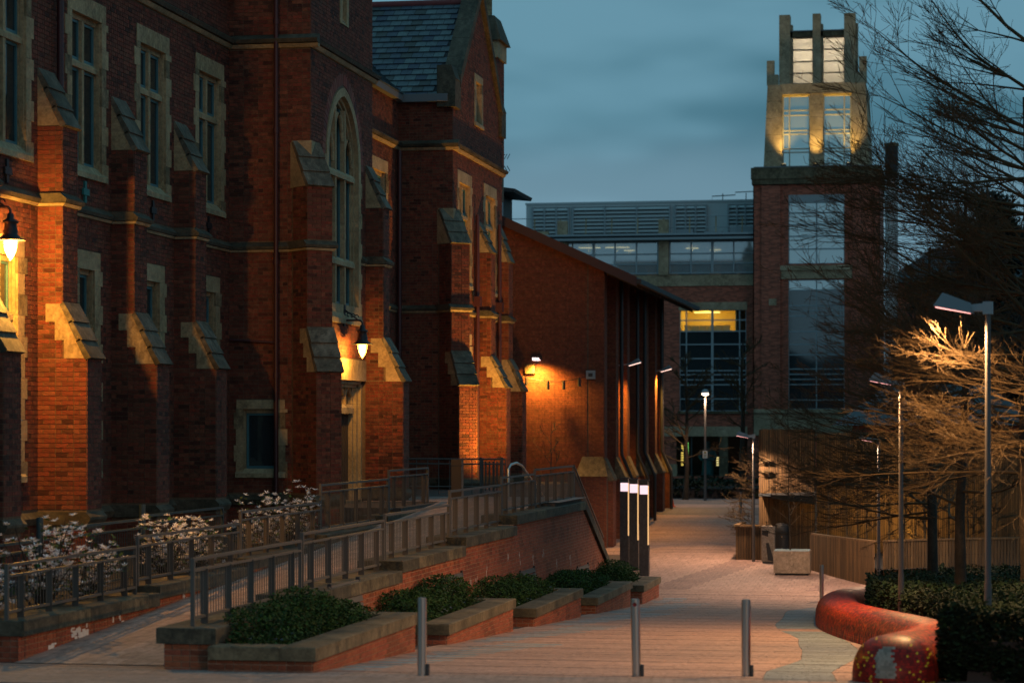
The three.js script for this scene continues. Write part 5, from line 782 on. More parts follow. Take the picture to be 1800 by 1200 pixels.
for (let k = 0; k < 5; k++) {
  const s0 = 28.85 + 8 * k, s1 = k === 4 ? 64.4 : s0 + 5.75, y = [1.8, 1.45, 1.11, 0.76, 0.52][k], tF = -7.78, o = thing('brick_planter', 'low brick planter with stone coping, ' + shades[k], 'planter', 'brick planters along the ramp wall');
  const pb = new Bricks(wallBrick, 0.075, 0.225, 0.013); let m = new MB(); m.sbox(s0, s1, tF - 0.34, tF, gy(s1) - 0.2, y - 0.17); m.sbox(s0, s0 + 0.34, -9.12, tF - 0.34, gy(s0) - 0.2, y - 0.17); m.sbox(s1 - 0.34, s1, -9.12, tF - 0.34, gy(s1) - 0.2, y - 0.17); add('wall_core', m, mat.mortar3, o);
  pb.face(front(tF), s0, s1, gy(s1) - 0.05, y - 0.17, [], null); pb.face(facing(s0), -9.12, tF, gy(s0) - 0.1, y - 0.17); pb.build(o, 200);
  const cap = (a, b, t0, t1) => { const q = new MB(), i = 0.014; q.sbox(a, b, t0, t1, y - 0.17, y - i, '1'); q.hex([P(a, t0, y - i), P(a, t1, y - i), P(b, t1, y - i), P(b, t0, y - i), P(a + i, t0 + i, y), P(a + i, t1 - i, y), P(b - i, t1 - i, y), P(b - i, t0 + i, y)], '0'); add('coping_stone', q, mat.coping, o); };
  for (let s = s0 - 0.06; s < s1; s += 1.17) cap(s, Math.min(s1 + 0.06, s + 1.165), tF - 0.4, tF + 0.06); cap(s0 - 0.06, s0 + 0.36, -9.1, tF - 0.404); cap(s1 - 0.36, s1 + 0.06, -9.1, tF - 0.404);
  m = new MB(); m.sbox(s0 + 0.34, s1 - 0.34, -9.13, tF - 0.34, y - 0.3, y - 0.12); add('soil', m, mat.soil, o);
  // shrubs at the back, small flowering plants at the front
  const n = k === 4 ? 2 : 3;
  for (let j = 0; j < n; j++) shrub('planter_shrub', ['rounded dark green shrub at the near end of the ', 'large dark green shrub in the middle of the ', 'dark green shrub at the far end of the '][j] + ['nearest', 'second', 'third', 'fourth', 'farthest'][k] + ' brick planter', 'shrubs in the brick planters', P(s0 + 1.3 + (s1 - s0 - 2) * (j + 0.2) / n, -8.72 + R(-0.1, 0.1), y - 0.12), [R(0.5, 0.66), R(0.24, 0.4) * (k === 0 && j === 1 ? 1.6 : 1), R(0.95, 1.4)], 6500, 0.042, green(0.022, 0.058, 0.011));
  const g = new MB(true); leafCloud(g, 4200, () => P(R(s0 + 0.4, s1 - 0.4), R(-9.05, tF - 0.42), y - 0.13 + R(0, 0.2) * (0.5 + noise3(rnd() * 9, 1, 2))), 0.045, green(0.024, 0.066, 0.018)); stuff(tag(add('ground_cover', g, mat.leafV), 'low green ground cover in the ' + ['nearest', 'second', 'third', 'fourth', 'farthest'][k] + ' brick planter', 'ground cover', 'ground cover in the brick planters'));
  const fl = new MB(true); for (let j = 0; j < 70; j++) { const c = P(R(s0 + 0.4, s1 - 0.4), R(-8.9, tF - 0.42), y + R(0.0, 0.1)); fl.k = rnd() < 0.5 ? [0.3, 0.36, 0.62] : [0.5, 0.52, 0.6]; for (let p = 0; p < 4; p++) { const a = p * 1.57 + j; fl.poly([c, [c[0] + 0.016 * Math.cos(a - 0.5), c[1] + 0.006, c[2] + 0.016 * Math.sin(a - 0.5)], [c[0] + 0.022 * Math.cos(a), c[1] + 0.01, c[2] + 0.022 * Math.sin(a)], [c[0] + 0.016 * Math.cos(a + 0.5), c[1] + 0.006, c[2] + 0.016 * Math.sin(a + 0.5)]]); } } stuff(tag(add('tiny_flowers', fl, mat.leafV), 'tiny pale blue flowers in the ' + ['nearest', 'second', 'third', 'fourth', 'farthest'][k] + ' brick planter', 'flowers', 'flowers in the brick planters'));
  if (k < 4) { // bench in the bay between two planters
    const b = thing('metal_bench', 'slatted grey bench against the ramp wall after the ' + ['nearest', 'second', 'third', 'fourth'][k] + ' planter', 'bench', 'benches between the planters', P((s1 + s0 + 8) / 2, -8.7, gy((s1 + s0 + 8) / 2) - 0.04));
    const L = 0.95; for (let j = 0; j < 4; j++) { m = new MB(); m.box(-0.36 + j * 0.13, -0.26 + j * 0.13, 0.43, 0.47, -L, L); add('seat_slat', m, mat.rail, b); } for (let j = 0; j < 4; j++) { m = new MB(); const y = 0.56 + j * 0.12; m.hex([[-0.38 - j * 0.015, y, -L], [-0.35 - j * 0.015, y, -L], [-0.35 - j * 0.015, y, L], [-0.38 - j * 0.015, y, L], [-0.395 - j * 0.015, y + 0.09, -L], [-0.365 - j * 0.015, y + 0.09, -L], [-0.365 - j * 0.015, y + 0.09, L], [-0.395 - j * 0.015, y + 0.09, L]]); add('back_slat', m, mat.rail, b); } for (const z of [-L + 0.08, L - 0.08]) { m = new MB(); m.box(-0.36, 0.1, 0.38, 0.43, z - 0.03, z + 0.03); m.box(-0.34, -0.28, 0, 0.38, z - 0.03, z + 0.03); m.box(0.04, 0.1, 0, 0.38, z - 0.03, z + 0.03); m.box(-0.46, -0.4, 0.4, 1.05, z - 0.03, z + 0.03); add('end_frame', m, mat.charcoal, b); }
  }
}
// ---------------------------------------------------------------- bollards
const BOL = [[28.75, -6.37, 'stainless steel bollard nearest the brick planters'], [29.45, -3.83, 'stainless steel bollard with a red dot at the middle of the street'], [29.85, -2.52, 'stainless steel bollard nearest the mosaic snake head'], [63.3, -3.38, 'small distant steel bollard beside the timber fence']];
BOL.forEach(([s, t, lab], k) => { const o = thing('bollard', lab, 'bollard', 'steel bollards', P(s, t, gy(s))); let m = new MB(); m.cyl(0, 0, 0, 0.935, 0.056, 20); add('tube', m, mat.steel, o); m = new MB(); m.cyl(0, 0, 0.935, 0.948, 0.05, 20); add('cap', m, mat.steel, o); m = new MB(); m.box(0.056, 0.09, 0.0, 0.14, -0.03, 0.03); add('lock_hasp', m, mat.charcoal, o); if (k === 1) { m = new MB(); m.tube([[0, 0.88, 0.055], [0, 0.88, 0.061]], 0.026, 12, true); add('red_disc', m, M(0.5, 0.04, 0.03), o); o.rotation.z = 0.018; } });
{ const o = thing('slim_post', 'slim pale post by the far sapling planter', 'post', null, P(90.0, -7.81, gy(90))); const m = new MB(); m.cyl(0, 0, 0, 1.0, 0.05, 12); add('shaft', m, mat.steel, o); const c = new MB(); c.cyl(0, 0, 1.0, 1.02, 0.056, 12); add('cap', c, mat.charcoal, o); }
// ---------------------------------------------------------------- light pillars
[[73.6, -9.93, 'far'], [72.0, -9.43, 'middle'], [70.4, -8.92, 'near']].forEach(([s, t, w]) => {
  const o = thing('light_pillar', 'dark square light pillar with glowing panel and side strip, the ' + w + ' one of three', 'light pillar', 'light pillars', P(s, t, gy(s))), h = 2.96 - gy(s); let m = new MB(); const a = 0.138;
  m.box(-a, a - 0.03, 0, h, -a, a); m.box(a - 0.03, a, 0, 0.9, -a, a); add('body', m, mat.charcoal, o); m = new MB(); m.box(-a - 0.005, a + 0.005, h, h + 0.02, -a - 0.005, a + 0.005); add('cap', m, mat.charcoal, o);
  m = new MB(); m.box(-0.118, 0.118, h - 0.4, h - 0.14, a + 0.001, a + 0.012); add('light_panel', m, glow(1, 0.72, 0.78, 1.15), o);
  m = new MB(); m.box(a - 0.029, a + 0.004, 0.91, h - 0.15, a - 0.03, a); add('light_strip', m, glow(1, 0.56, 0.22, 0.95), o);
  const l = new THREE.RectAreaLight(C(1, 0.62, 0.42), 2.2, 0.23, 0.24); l.position.set(t, gy(s) + h - 0.28, -s + a + 0.03); l.lookAt(t, gy(s) + h - 0.28, -s + 10); scene.add(l);
});
{ const s = 68.8, o = thing('stone_block', 'brown stone block seat at the foot of the light pillars', 'block', null, P(s, -9.55, gy(s))); let m = new MB(); m.box(-0.24, 0.24, 0, 0.36, -0.24, 0.24); add('block', m, M(0.24, 0.15, 0.08, { map: soot }), o); m = new MB(); m.box(-0.25, 0.25, 0.36, 0.39, -0.25, 0.25); add('seat_slab', m, M(0.3, 0.2, 0.11, { map: soot }), o); }
// ---------------------------------------------------------------- lamp posts
function lampPost(s, t, h, turn, label, cd, lit = 2.4, k = 1, tint = AMBER2) {         // k: size of the lamp head
  const o = thing('lamp_post', label, 'lamp post', 'lamp posts along the street', P(s, t, gy(s))); o.rotation.y = turn; let m = new MB();
  m.tube([[0, 0, 0], [0, 1.1, 0], [0, 1.12, 0], [0, h, 0]], [0.052, 0.05, 0.042, 0.036], 14, true); add('pole', m, mat.grey, o);
  const H = pts => pts.map(([x, y, z]) => [x * k, h + y * k, z * k]);
  m = new MB(); m.box(-0.05 * k, 0.05 * k, h - 0.03 * k, h + 0.1 * k, -0.045 * k, 0.045 * k); m.hex(H([[-0.2, 0, -0.04], [0.03, 0, -0.04], [0.03, 0, 0.04], [-0.2, 0, 0.04], [-0.2, 0.07, -0.04], [0.03, 0.09, -0.04], [0.03, 0.09, 0.04], [-0.2, 0.07, 0.04]])); add('arm', m, mat.galv, o);
  m = new MB(); m.hex(H([[-0.55, 0.06, -0.11], [-0.15, -0.02, -0.13], [-0.15, -0.02, 0.13], [-0.55, 0.06, 0.11], [-0.46, 0.2, -0.05], [-0.18, 0.09, -0.06], [-0.18, 0.09, 0.06], [-0.46, 0.2, 0.05]])); add('lamp_head', m, M(0.14, 0.16, 0.175, { roughness: 0.6 }), o);
  m = new MB(); m.hex(H([[-0.53, 0.045, -0.09], [-0.18, -0.022, -0.06], [-0.18, -0.022, 0.06], [-0.53, 0.045, 0.09], [-0.53, 0.053, -0.09], [-0.18, -0.018, -0.06], [-0.18, -0.018, 0.06], [-0.53, 0.053, 0.09]])); add('lamp_lens', m, glow(1, 0.4, 0.36, lit), o);
  const c = Math.cos(turn), q = Math.sin(turn), x = -0.36 * k; spot([t + x * c, gy(s) + h - 0.05, -s - x * q], [t + (x - 0.5) * c, gy(s), -s - (x - 0.5) * q], tint, cd, 80, 0.25, 5);
}
const AMBER2 = [1, 0.62, 0.38], GOLD = [1, 0.54, 0.22];
lampPost(15.5, 1.7, 4.8, -0.1, 'lamp post just beyond the right frame edge, nearest the camera', 150, 2, 1.3);
lampPost(33.6, 0.46, 4.82, -0.1, 'nearest lamp post at right, its head glowing among lit branches', 140, 2.2, 1.32, GOLD);
lampPost(42.5, -0.9, 4.4, -0.2, 'slim lamp post second from the camera with a pink glowing head', 130, 2, 1, GOLD);
lampPost(66.2, -2.0, 4.12, -0.15, 'slim lamp post third from the camera before the timber fence', 105, 2);
lampPost(75.13, -6.11, 3.85, 0.05, 'lamp post beside the slatted timber planter', 85, 2.5);
{ // mushroom-topped lamp at the far end with a parking plate
  const s = 103.5, t = -10.49, o = thing('globe_lamp_post', 'far lamp post with round top and small white notice plate', 'lamp post', null, P(s, t, gy(s) - 0.02)); let m = new MB(); m.tube([[0, 0, 0], [0, 4.55, 0]], [0.06, 0.045], 12, true); add('pole', m, mat.grey, o);
  let g = new THREE.SphereGeometry(0.17, 20, 10, 0, 6.2832, 0, Math.PI / 2); g.translate(0, 4.64, 0); add('hood', g, mat.galv, o); g = new THREE.LatheGeometry([[0.15, 4.64], [0.14, 4.56], [0.06, 4.52]].map(([a, b]) => new THREE.Vector2(a, b)), 20); add('lamp_glass', g, glow(1, 0.75, 0.5, 5), o); spot(P(s, t + 0.0, gy(s) + 4.48).map((v, k) => v + (k === 2 ? 0.2 : 0)), P(s - 2, t, gy(s)), AMBER2, 45, 80, 0.3, 5);
  m = new MB(); m.box(-0.1, 0.1, 1.85, 2.16, 0.06, 0.075); add('notice_plate', m, M(0.66, 0.66, 0.62), o); m = new MB(); m.box(-0.05, 0.05, 2.05, 2.13, 0.0752, 0.078); for (let k = 0; k < 3; k++) m.box(-0.07, 0.07, 1.9 + k * 0.045, 1.92 + k * 0.045, 0.0752, 0.077); add('plate_print', m, M(0.3, 0.22, 0.05), o);
}
{ const o = thing('traffic_cone', 'orange traffic cone against the far brick pier', 'cone', null, P(96.6, -11.15, gy(96.6))); let m = new MB(); m.box(-0.16, 0.16, 0, 0.03, -0.16, 0.16); add('base', m, M(0.5, 0.07, 0.02), o); const g = new THREE.LatheGeometry([[0.115, 0.03], [0.03, 0.56], [0, 0.57]].map(([a, b]) => new THREE.Vector2(a, b)), 18); add('cone_shell', g, M(0.62, 0.085, 0.02), o); }
{ const o = thing('terrace_steps', 'paved steps dropping from the terrace to the street', 'steps'); for (let k = 0; k < 16; k++) { const m = new MB(); m.sbox(60 + k * 0.37, 60.37 + k * 0.37, -12.0, -9.76, -0.2, 2.73 - k * 0.165); add('step', m, mat.concrete, o); } }
// ---------------------------------------------------------------- timber screens, fences and the things in front of them
function slats(root, F, u0, u1, y0, y1, pitch = 0.058, w = 0.042, depth = 0.035) {
  const g = new Map(); let k = 0;
  for (let u = u0; u < u1 - w * 0.5; u += pitch, k++) { const m = new MB(); m.fbox(F, u, u + w, typeof y0 === 'function' ? y0(u) : y0, typeof y1 === 'function' ? y1(u) : y1, 0, depth * (0.9 + 0.2 * hash3(k, 3, 7))); add('slat', m, [mat.wood, mat.wood2, mat.wood3][Math.floor(hash3(k, Math.round(u0 * 10) + 50, 9) * 3)], root); }
  void g;
}
{
  let o = thing('timber_screen', 'tall vertical slat timber screen with cameras and dark canopy', 'screen'); const F = facing(76.4); let m = new MB(); m.fbox(F, -5.98, -4.28, 0.3, 4.45, -0.1, -0.01); add('backing', m, mat.woodDark, o); m = new MB(); m.sbox(76.5, 86, -6.05, -5.95, 0.4, 4.45); add('side_board', m, mat.wood2, o); slats(o, F, -5.98, -4.3, 0.35, 4.46);
  o = thing('tall_timber_fence', 'long dark slatted timber fence behind the sapling bed', 'fence'); const G = facing(77.2); m = new MB(); m.fbox(G, -4.28, 9, 0.3, 4.3, -0.1, -0.01); add('backing', m, mat.woodDark, o); slats(o, G, -4.28, 6.6, 0.35, 4.35);
  // canopy
  o = thing('dark_canopy', 'thin dark metal canopy jutting from the timber screen', 'canopy'); m = new MB(); m.hex([P(76.38, -5.95, 2.36), P(76.38, -4.25, 2.1), P(75.5, -4.25, 2.12), P(75.3, -5.95, 2.38), P(76.38, -5.95, 2.44), P(76.38, -4.25, 2.5), P(75.5, -4.25, 2.4), P(75.3, -5.95, 2.43)]); add('canopy_sheet', m, M(0.008, 0.008, 0.009, { roughness: 0.95 }), o); m = new MB(); m.sbox(75.28, 75.34, -5.97, -5.6, 2.38, 2.46); add('edge_trim', m, mat.galv, o);
  for (const [y, x, lab] of [[3.44, -5.72, 'upper pale security camera on the timber screen'], [3.12, -5.72, 'lower pale security camera on the timber screen']]) { o = thing('security_camera', lab, 'camera', 'security cameras', P(76.36, x, y)); o.scale.setScalar(0.62); m = new MB(); m.box(-0.05, 0.05, -0.24, -0.12, 0, 0.03); m.tube([[0, -0.18, 0.02], [0, -0.18, 0.16], [0, -0.1, 0.24], [-0.02, 0.0, 0.26]], 0.022, 8); add('bracket', m, mat.concrete, o); m = new MB(); m.hex([[-0.36, -0.05, 0.2], [0.08, 0.02, 0.2], [0.08, 0.02, 0.34], [-0.36, -0.05, 0.34], [-0.36, 0.05, 0.2], [0.08, 0.12, 0.2], [0.08, 0.12, 0.34], [-0.36, 0.05, 0.34]]); add('camera_body', m, mat.stone2, o); m = new MB(); m.tube([[-0.38, 0, 0.27], [-0.36, 0, 0.27]], 0.04, 10, true); add('lens_ring', m, mat.black, o); m = new MB(); m.hex([[-0.42, 0.055, 0.18], [0.06, 0.13, 0.18], [0.06, 0.13, 0.36], [-0.42, 0.055, 0.36], [-0.42, 0.07, 0.18], [0.06, 0.145, 0.18], [0.06, 0.145, 0.36], [-0.42, 0.07, 0.36]]); add('sun_shield', m, mat.stone2, o); }
  // slatted planter with sapling
  o = thing('slatted_planter', 'slatted timber planter box holding a bare sapling', 'planter', null); const H = facing(75.6), y0 = gy(75.6); m = new MB(); m.sbox(75.62, 78.2, -6.68, -5.86, y0 - 0.1, y0 + 1.02); add('box_core', m, mat.woodDark, o); for (let k = 0; k < 10; k++) { m = new MB(); m.fbox(H, -6.7 + k * 0.084, -6.64 + k * 0.084, y0, y0 + 1.05, -0.02, 0.03); add('slat', m, k % 3 ? mat.wood2 : mat.wood, o); } m = new MB(); m.sbox(75.52, 78.3, -6.76, -6.6, y0 + 1.05, y0 + 1.1); m.sbox(75.52, 75.66, -6.6, -5.84, y0 + 1.05, y0 + 1.1); add('rim', m, mat.wood3, o); const L = front(-6.68); for (let k = 0; k < 22; k++) { m = new MB(); m.fbox((u, y, n) => L(u, y, -n), 75.65 + k * 0.115, 75.73 + k * 0.115, gy(75.65 + k * 0.115), y0 + 1.05, 0, 0.03); add('slat', m, k % 4 ? mat.wood2 : mat.wood, o); }
  // litter bin, black sack, box planter
  o = thing('litter_bin', 'pale square litter bin with open hatch beside the timber screen', 'bin', null, P(74.7, -5.62, gy(74.7))); m = new MB(); m.box(-0.2, 0.2, 0.06, 1.15, -0.18, 0.18); add('case', m, mat.concrete, o); m = new MB(); m.box(-0.17, 0.17, 0, 0.06, -0.15, 0.15); add('foot', m, mat.charcoal, o); m = new MB(); m.hex([[-0.18, 0.88, 0.18], [0.0, 0.82, 0.18], [0.0, 0.82, 0.19], [-0.18, 0.88, 0.19], [-0.18, 1.02, 0.18], [0.02, 1.0, 0.18], [0.02, 1.0, 0.19], [-0.18, 1.02, 0.19]]); add('hatch', m, mat.black, o); m = new MB(); m.hex([[0.0, 0.1, 0.185], [0.2, 0.06, 0.185], [0.2, 0.06, 0.2], [0.0, 0.1, 0.2], [-0.06, 0.62, 0.185], [0.02, 0.64, 0.185], [0.02, 0.64, 0.2], [-0.06, 0.62, 0.2]]); add('side_flap', m, mat.black, o);
  o = thing('black_container', 'black container standing behind the pale litter bin', 'container', null, P(75.3, -5.25, gy(75.3))); { const g = new THREE.LatheGeometry([[0.0, 0], [0.2, 0], [0.24, 0.1], [0.26, 0.9], [0.25, 1.05], [0.18, 1.16], [0, 1.2]].map(([a, b]) => new THREE.Vector2(a, b)), 18); add('tub', g, mat.black, o); const q = new MB(); q.box(0.0, 0.04, 0.75, 0.79, 0.255, 0.275); add('tag', q, mat.stone2, o); }
  o = thing('box_planter', 'pale rectangular box planter with a slender bare tree', 'planter', null, P(71.3, -4.66, gy(71.3))); m = new MB(); m.box(-0.53, 0.53, 0.05, 0.7, -0.4, 0.4); add('box', m, mat.planter, o); m = new MB(); m.box(-0.48, 0.48, 0, 0.05, -0.35, 0.35); add('recessed_foot', m, mat.black, o); m = new MB(); for (const z of [-0.38, 0.36]) m.box(-0.5, 0.5, 0.7, 0.725, z, z + 0.03); for (const z of [-0.5, 0.47]) m.box(z, z + 0.03, 0.7, 0.725, -0.35, 0.36); add('rim', m, M(0.3, 0.45, 0.52), o); m = new MB(); m.box(-0.48, 0.48, 0.6, 0.69, -0.36, 0.36); add('soil', m, mat.soil, o);
  // low curved timber fence round the bed
  o = thing('low_timber_fence', 'low slatted timber fence curving round the sapling bed', 'fence', null); const line = [[72.7, -4.2], [71.0, -3.55], [69.2, -2.75], [67.9, -2.15]]; const line2 = [[68.4, -1.95], [69.4, -0.9], [70.4, 0.6], [71.2, 2.4]];
  for (const ln of [line, line2]) for (let k = 1; k < ln.length; k++) { const [a, b] = ln[k - 1], [c, d] = ln[k], len = Math.hypot(c - a, d - b), n = Math.round(len / 0.1); const top = 1.05 + gy(72.7); m = new MB(); m.tube([P(a, b, 0.9), P(c, d, 0.9)], 0.03, 4); add('ledger', m, mat.woodDark, o); for (let j = 0; j < n; j++) { const f0 = j / n, f1 = (j + 0.74) / n, s0 = a + (c - a) * f0, t0 = b + (d - b) * f0, s1 = a + (c - a) * f1, t1 = b + (d - b) * f1, q = new MB(), nx = (c - a) / len * 0.03, ns = -(d - b) / len * 0.03; q.hex([P(s0, t0, gy(s0) - 0.02), P(s1, t1, gy(s1) - 0.02), P(s1 + ns, t1 + nx, gy(s1) - 0.02), P(s0 + ns, t0 + nx, gy(s0) - 0.02), P(s0, t0, top), P(s1, t1, top), P(s1 + ns, t1 + nx, top), P(s0 + ns, t0 + nx, top)]); add('slat', q, [mat.wood, mat.wood2, mat.wood2, mat.wood3][Math.floor(hash3(j, k, 5) * 4)], o); } m = new MB(); m.hex([P(a - 0.06, b, top), P(c - 0.06, d, top), P(c + 0.1, d + 0.08, top), P(a + 0.1, b + 0.08, top), P(a - 0.06, b, top + 0.05), P(c - 0.06, d, top + 0.05), P(c + 0.1, d + 0.08, top + 0.05), P(a + 0.1, b + 0.08, top + 0.05)]); add('cap_board', m, mat.wood3, o); }
  m = new MB(); m.poly([P(68.0, -2.0, 0.55), P(72.6, -4.1, 0.55), P(77.1, -4.1, 0.55), P(77.1, 9, 0.55), P(70.6, 9, 0.55), P(70.4, 0.6, 0.55)], P(72, 0, -5)); struct(add('sapling_bed', m, mat.soil), 'soil of the raised sapling bed');
}
// ---------------------------------------------------------------- mosaic snake bench
{
  const o = thing('mosaic_snake_bench', 'long red and orange mosaic snake bench winding beside the hedge', 'sculpture bench');
  const pts = snakePath.map(([s, t]) => new THREE.Vector3(t, gy(s), -s)), cv = new THREE.CatmullRomCurve3(pts), N = 190, A = 22, mb = new MB();
  const W = f => f < 0.016 ? 0.5 * Math.sqrt(Math.max(0.0, 1 - (1 - f / 0.016) ** 2)) : 0.5 - 0.08 * Math.max(0, f - 0.5), H = f => f < 0.016 ? 0.57 * Math.sqrt(Math.max(0, 1 - (1 - f / 0.016) ** 2)) : 0.56 - 0.04 * f;
  const idx = [];
  for (let i = 0; i <= N; i++) { const f = Math.pow(i / N, 1.5), c = cv.getPointAt(f), tg = cv.getTangentAt(f), sx = tg.z, sz = -tg.x, l = Math.hypot(sx, sz), w = Math.max(0.004, W(f)), h = Math.max(0.004, H(f)), row = []; for (let k = 0; k <= A; k++) { const a = Math.PI * k / A, ca = Math.cos(a), sa = Math.sin(a), q = Math.sign(ca) * Math.pow(Math.abs(ca), 0.8) * w, y = Math.pow(sa, 0.72) * h; row.push(mb.v([c.x + sx / l * q, gy(-c.z) + y - 0.01, c.z + sz / l * q], [sx / l * ca / w, sa / h, sz / l * ca / w], a * 0.62, f * cv.getLength())); } idx.push(row); }
  const n0 = idx.length && (() => { for (let i = 0; i <= N; i++) if (Math.pow(i / N, 1.5) > 0.02) return i; })(), full = mb;
  const strip = (a, b) => { const m = new MB(); Object.assign(m, { p: full.p, n: full.n, uv: full.uv }); for (let i = a + 1; i <= b; i++) for (let k = 0; k < A; k++) m.i.push(idx[i - 1][k], idx[i - 1][k + 1], idx[i][k + 1], idx[i - 1][k], idx[i][k + 1], idx[i][k]); return m; };
  let whole = strip(0, N).geo(); whole.computeVertexNormals(); const nn = whole.attributes.normal.array;
  const piece = (a, b) => { const g = strip(a, b).geo(); g.setAttribute('normal', new THREE.Float32BufferAttribute(nn, 3)); return g.toNonIndexed(); };
  const g = piece(n0, N), gh = piece(0, n0), hp = gh.attributes.position, c0 = cv.getPointAt(0.012), t0_ = cv.getTangentAt(0.012), hx = t0_.z, hz = -t0_.x;
  for (let i = 0; i < hp.count; i++) gh.attributes.uv.setXY(i, ((hp.getX(i) - c0.x) * hx + (hp.getZ(i) - c0.z) * hz) / Math.hypot(hx, hz) + 0.6, hp.getY(i) - c0.y + 0.1);
  // glazed tesserae: rows of 3 cm tiles, colour drifting from dark red to orange
  const L = cv.getLength(), TW = 1024, TH = 2048, cols = 34, rows = Math.round(L / 0.058);
  const cm = tex(TW, TH, (u, v) => { const a = u * 1.95, r = Math.floor(v * rows), c = Math.floor(u * cols + (r & 1) * 0.5), fu = (u * cols + (r & 1) * 0.5) % 1, h = hash3(c, r, 3), hh = hash3(c, r, 8); if (fu < 0.1 || (v * rows) % 1 < 0.1) return [0.2, 0.12, 0.09]; const flank = Math.abs(u - 0.5) * 2; let k = 0.45 + 0.8 * h, col = hh < 0.45 ? [0.68, 0.17, 0.05] : hh < 0.72 ? [0.74, 0.27, 0.06] : hh < 0.9 ? [0.5, 0.09, 0.04] : [0.78, 0.36, 0.09]; const m = v * L; void flank; void a; void m; return [col[0] * k, col[1] * k, col[2] * k]; }, 1);
  cm.repeat.set(1 / 1.95, 1 / L); cm.wrapS = cm.wrapT = THREE.ClampToEdgeWrapping;
  const bm = tex(TW, TH, (u, v) => { const r = Math.floor(v * rows), fv = (v * rows) % 1, fu = (u * cols + (r & 1) * 0.5) % 1, h = hash3(Math.floor(u * cols + (r & 1) * 0.5), r, 33); const k = fu < 0.13 || fv < 0.16 ? 0.1 : 0.55 + 0.45 * (h * fu + (1 - h) * fv); return [k, k, k]; }, 1, false); bm.repeat.copy(cm.repeat); bm.wrapS = bm.wrapT = THREE.ClampToEdgeWrapping;
  const hm = tex(512, 320, (u, v) => { const x = u * 1.2 - 0.6, y = v * 0.75 - 0.1, sg = -1, cx = Math.floor(u * 40 + (Math.floor(v * 25) & 1) * 0.5), cy = Math.floor(v * 25), h = hash3(cx, cy, 3), k = 0.7 + 0.5 * h; const qx = (cx + 0.5) / 40 * 1.2 - 0.6, qy = (cy + 0.5) / 25 * 0.75 - 0.1, px = qx * sg + 0.07 + 0.03 * (noise3(3, qy * 9, 3) - 0.5); if (qy > 0.09 && qy < 0.44 && Math.abs(px) < 0.075 + 0.045 * Math.sin(Math.max(0, (0.42 - qy) / 0.33) * 2.4) + 0.035 * (hash3(cy, px > 0 ? 1 : 2, 7) - 0.5)) { const q = 0.8 + 0.25 * h; return [0.47 * q, 0.46 * q, 0.43 * q]; } const fx = (u * 40 + (cy & 1) * 0.5) % 1, fy = (v * 25) % 1; if (hash3(cx, cy, 21) < 0.065 && Math.hypot(fx - 0.5, fy - 0.5) < 0.48) return [0.72, 0.58, 0.12]; if (fx < 0.1 || fy < 0.1) return [0.25, 0.1, 0.08]; return [0.5 * k, 0.085 * k, 0.035 * k]; }, 1); hm.repeat.set(1 / 1.2, 1 / 0.75); hm.wrapS = hm.wrapT = THREE.ClampToEdgeWrapping;
  add('mosaic_head', gh, new THREE.MeshPhysicalMaterial({ map: hm, roughness: 0.45, specularIntensity: 0.35 }), o);
  add('mosaic_body', g, new THREE.MeshPhysicalMaterial({ map: cm, bumpMap: bm, bumpScale: 0.02, roughness: 0.5, specularIntensity: 0.3 }), o);
}
// ---------------------------------------------------------------- hedges
rnd = rngOf(202);
function hedge(label, poly, h, n, size, tone) {                         // poly: s0, s1, t0(s), t1(s)
  const o = thing('clipped_hedge', label, 'hedge', null), [s0, s1, ta, tb] = poly, mb = new MB(true);
  leafCloud(mb, n, () => { const s = s0 + (s1 - s0) * rnd() ** 1.2, a = ta(s), b = tb(s), y = gy(s), e = rnd(); let t = a + (b - a) * rnd() ** 1.5, yy = h * (0.72 + 0.5 * fbm(t * 1.6, s * 0.9, 2, 3)) * (0.74 + 0.26 * Math.min(1, (t - a) / 0.55)) * (0.8 + 0.2 * Math.min(1, (s - s0) / 0.8)); if (e < 0.35) { t = a + 0.12 * rnd(); yy *= rnd(); } else if (e < 0.5) { { const q = rnd(), tt = ta(s0) - 0.1 + (tb(s0) - ta(s0)) * rnd() ** 1.6; return P(s0 - 0.15 + 0.5 * noise3(tt * 3, q * 3, 5) + 0.2 * rnd(), tt, gy(s0) + h * 0.9 * q * (0.75 + 0.5 * noise3(tt * 2.2, 3, 8))); } } else yy -= 0.12 * rnd(); return P(s, t + 0.1 * (noise3(s * 2, yy * 3, 1) - 0.5), y + yy); }, size, tone);
  stuff(add('foliage', mb, mat.leafV, o));
  const c = new MB(); const n2 = 10; for (let k = 0; k < n2; k++) { const a = s0 + 0.2 + (s1 - s0 - 0.4) * k / n2, b = s0 + 0.2 + (s1 - s0 - 0.4) * (k + 1) / n2; c.hex([P(a, ta(a) + 0.2, gy(a) - 0.05), P(a, tb(a), gy(a) - 0.05), P(b, tb(b), gy(b) - 0.05), P(b, ta(b) + 0.2, gy(b) - 0.05), P(a, ta(a) + 0.25, gy(a) + h * 0.55), P(a, tb(a), gy(a) + h * 0.6), P(b, tb(b), gy(b) + h * 0.6), P(b, ta(b) + 0.25, gy(b) + h * 0.55)]); } add('twig_core', c, mat.barkDark, o);
}
const snx = s => along(snakePath, Math.max(28.75, s));
hedge('clipped dark evergreen hedge behind the mosaic snake', [29.6, 65.5, s => snx(s) + 0.62, s => s < 45 ? 4.5 : 3.2], 0.86, 90000, 0.065, green(0.009, 0.022, 0.007));
hedge('dark hedge at the foot of the far glazed building', [106.6, 112, () => -16.5, () => -7.5], 0.75, 7000, 0.16, green(0.018, 0.028, 0.014));
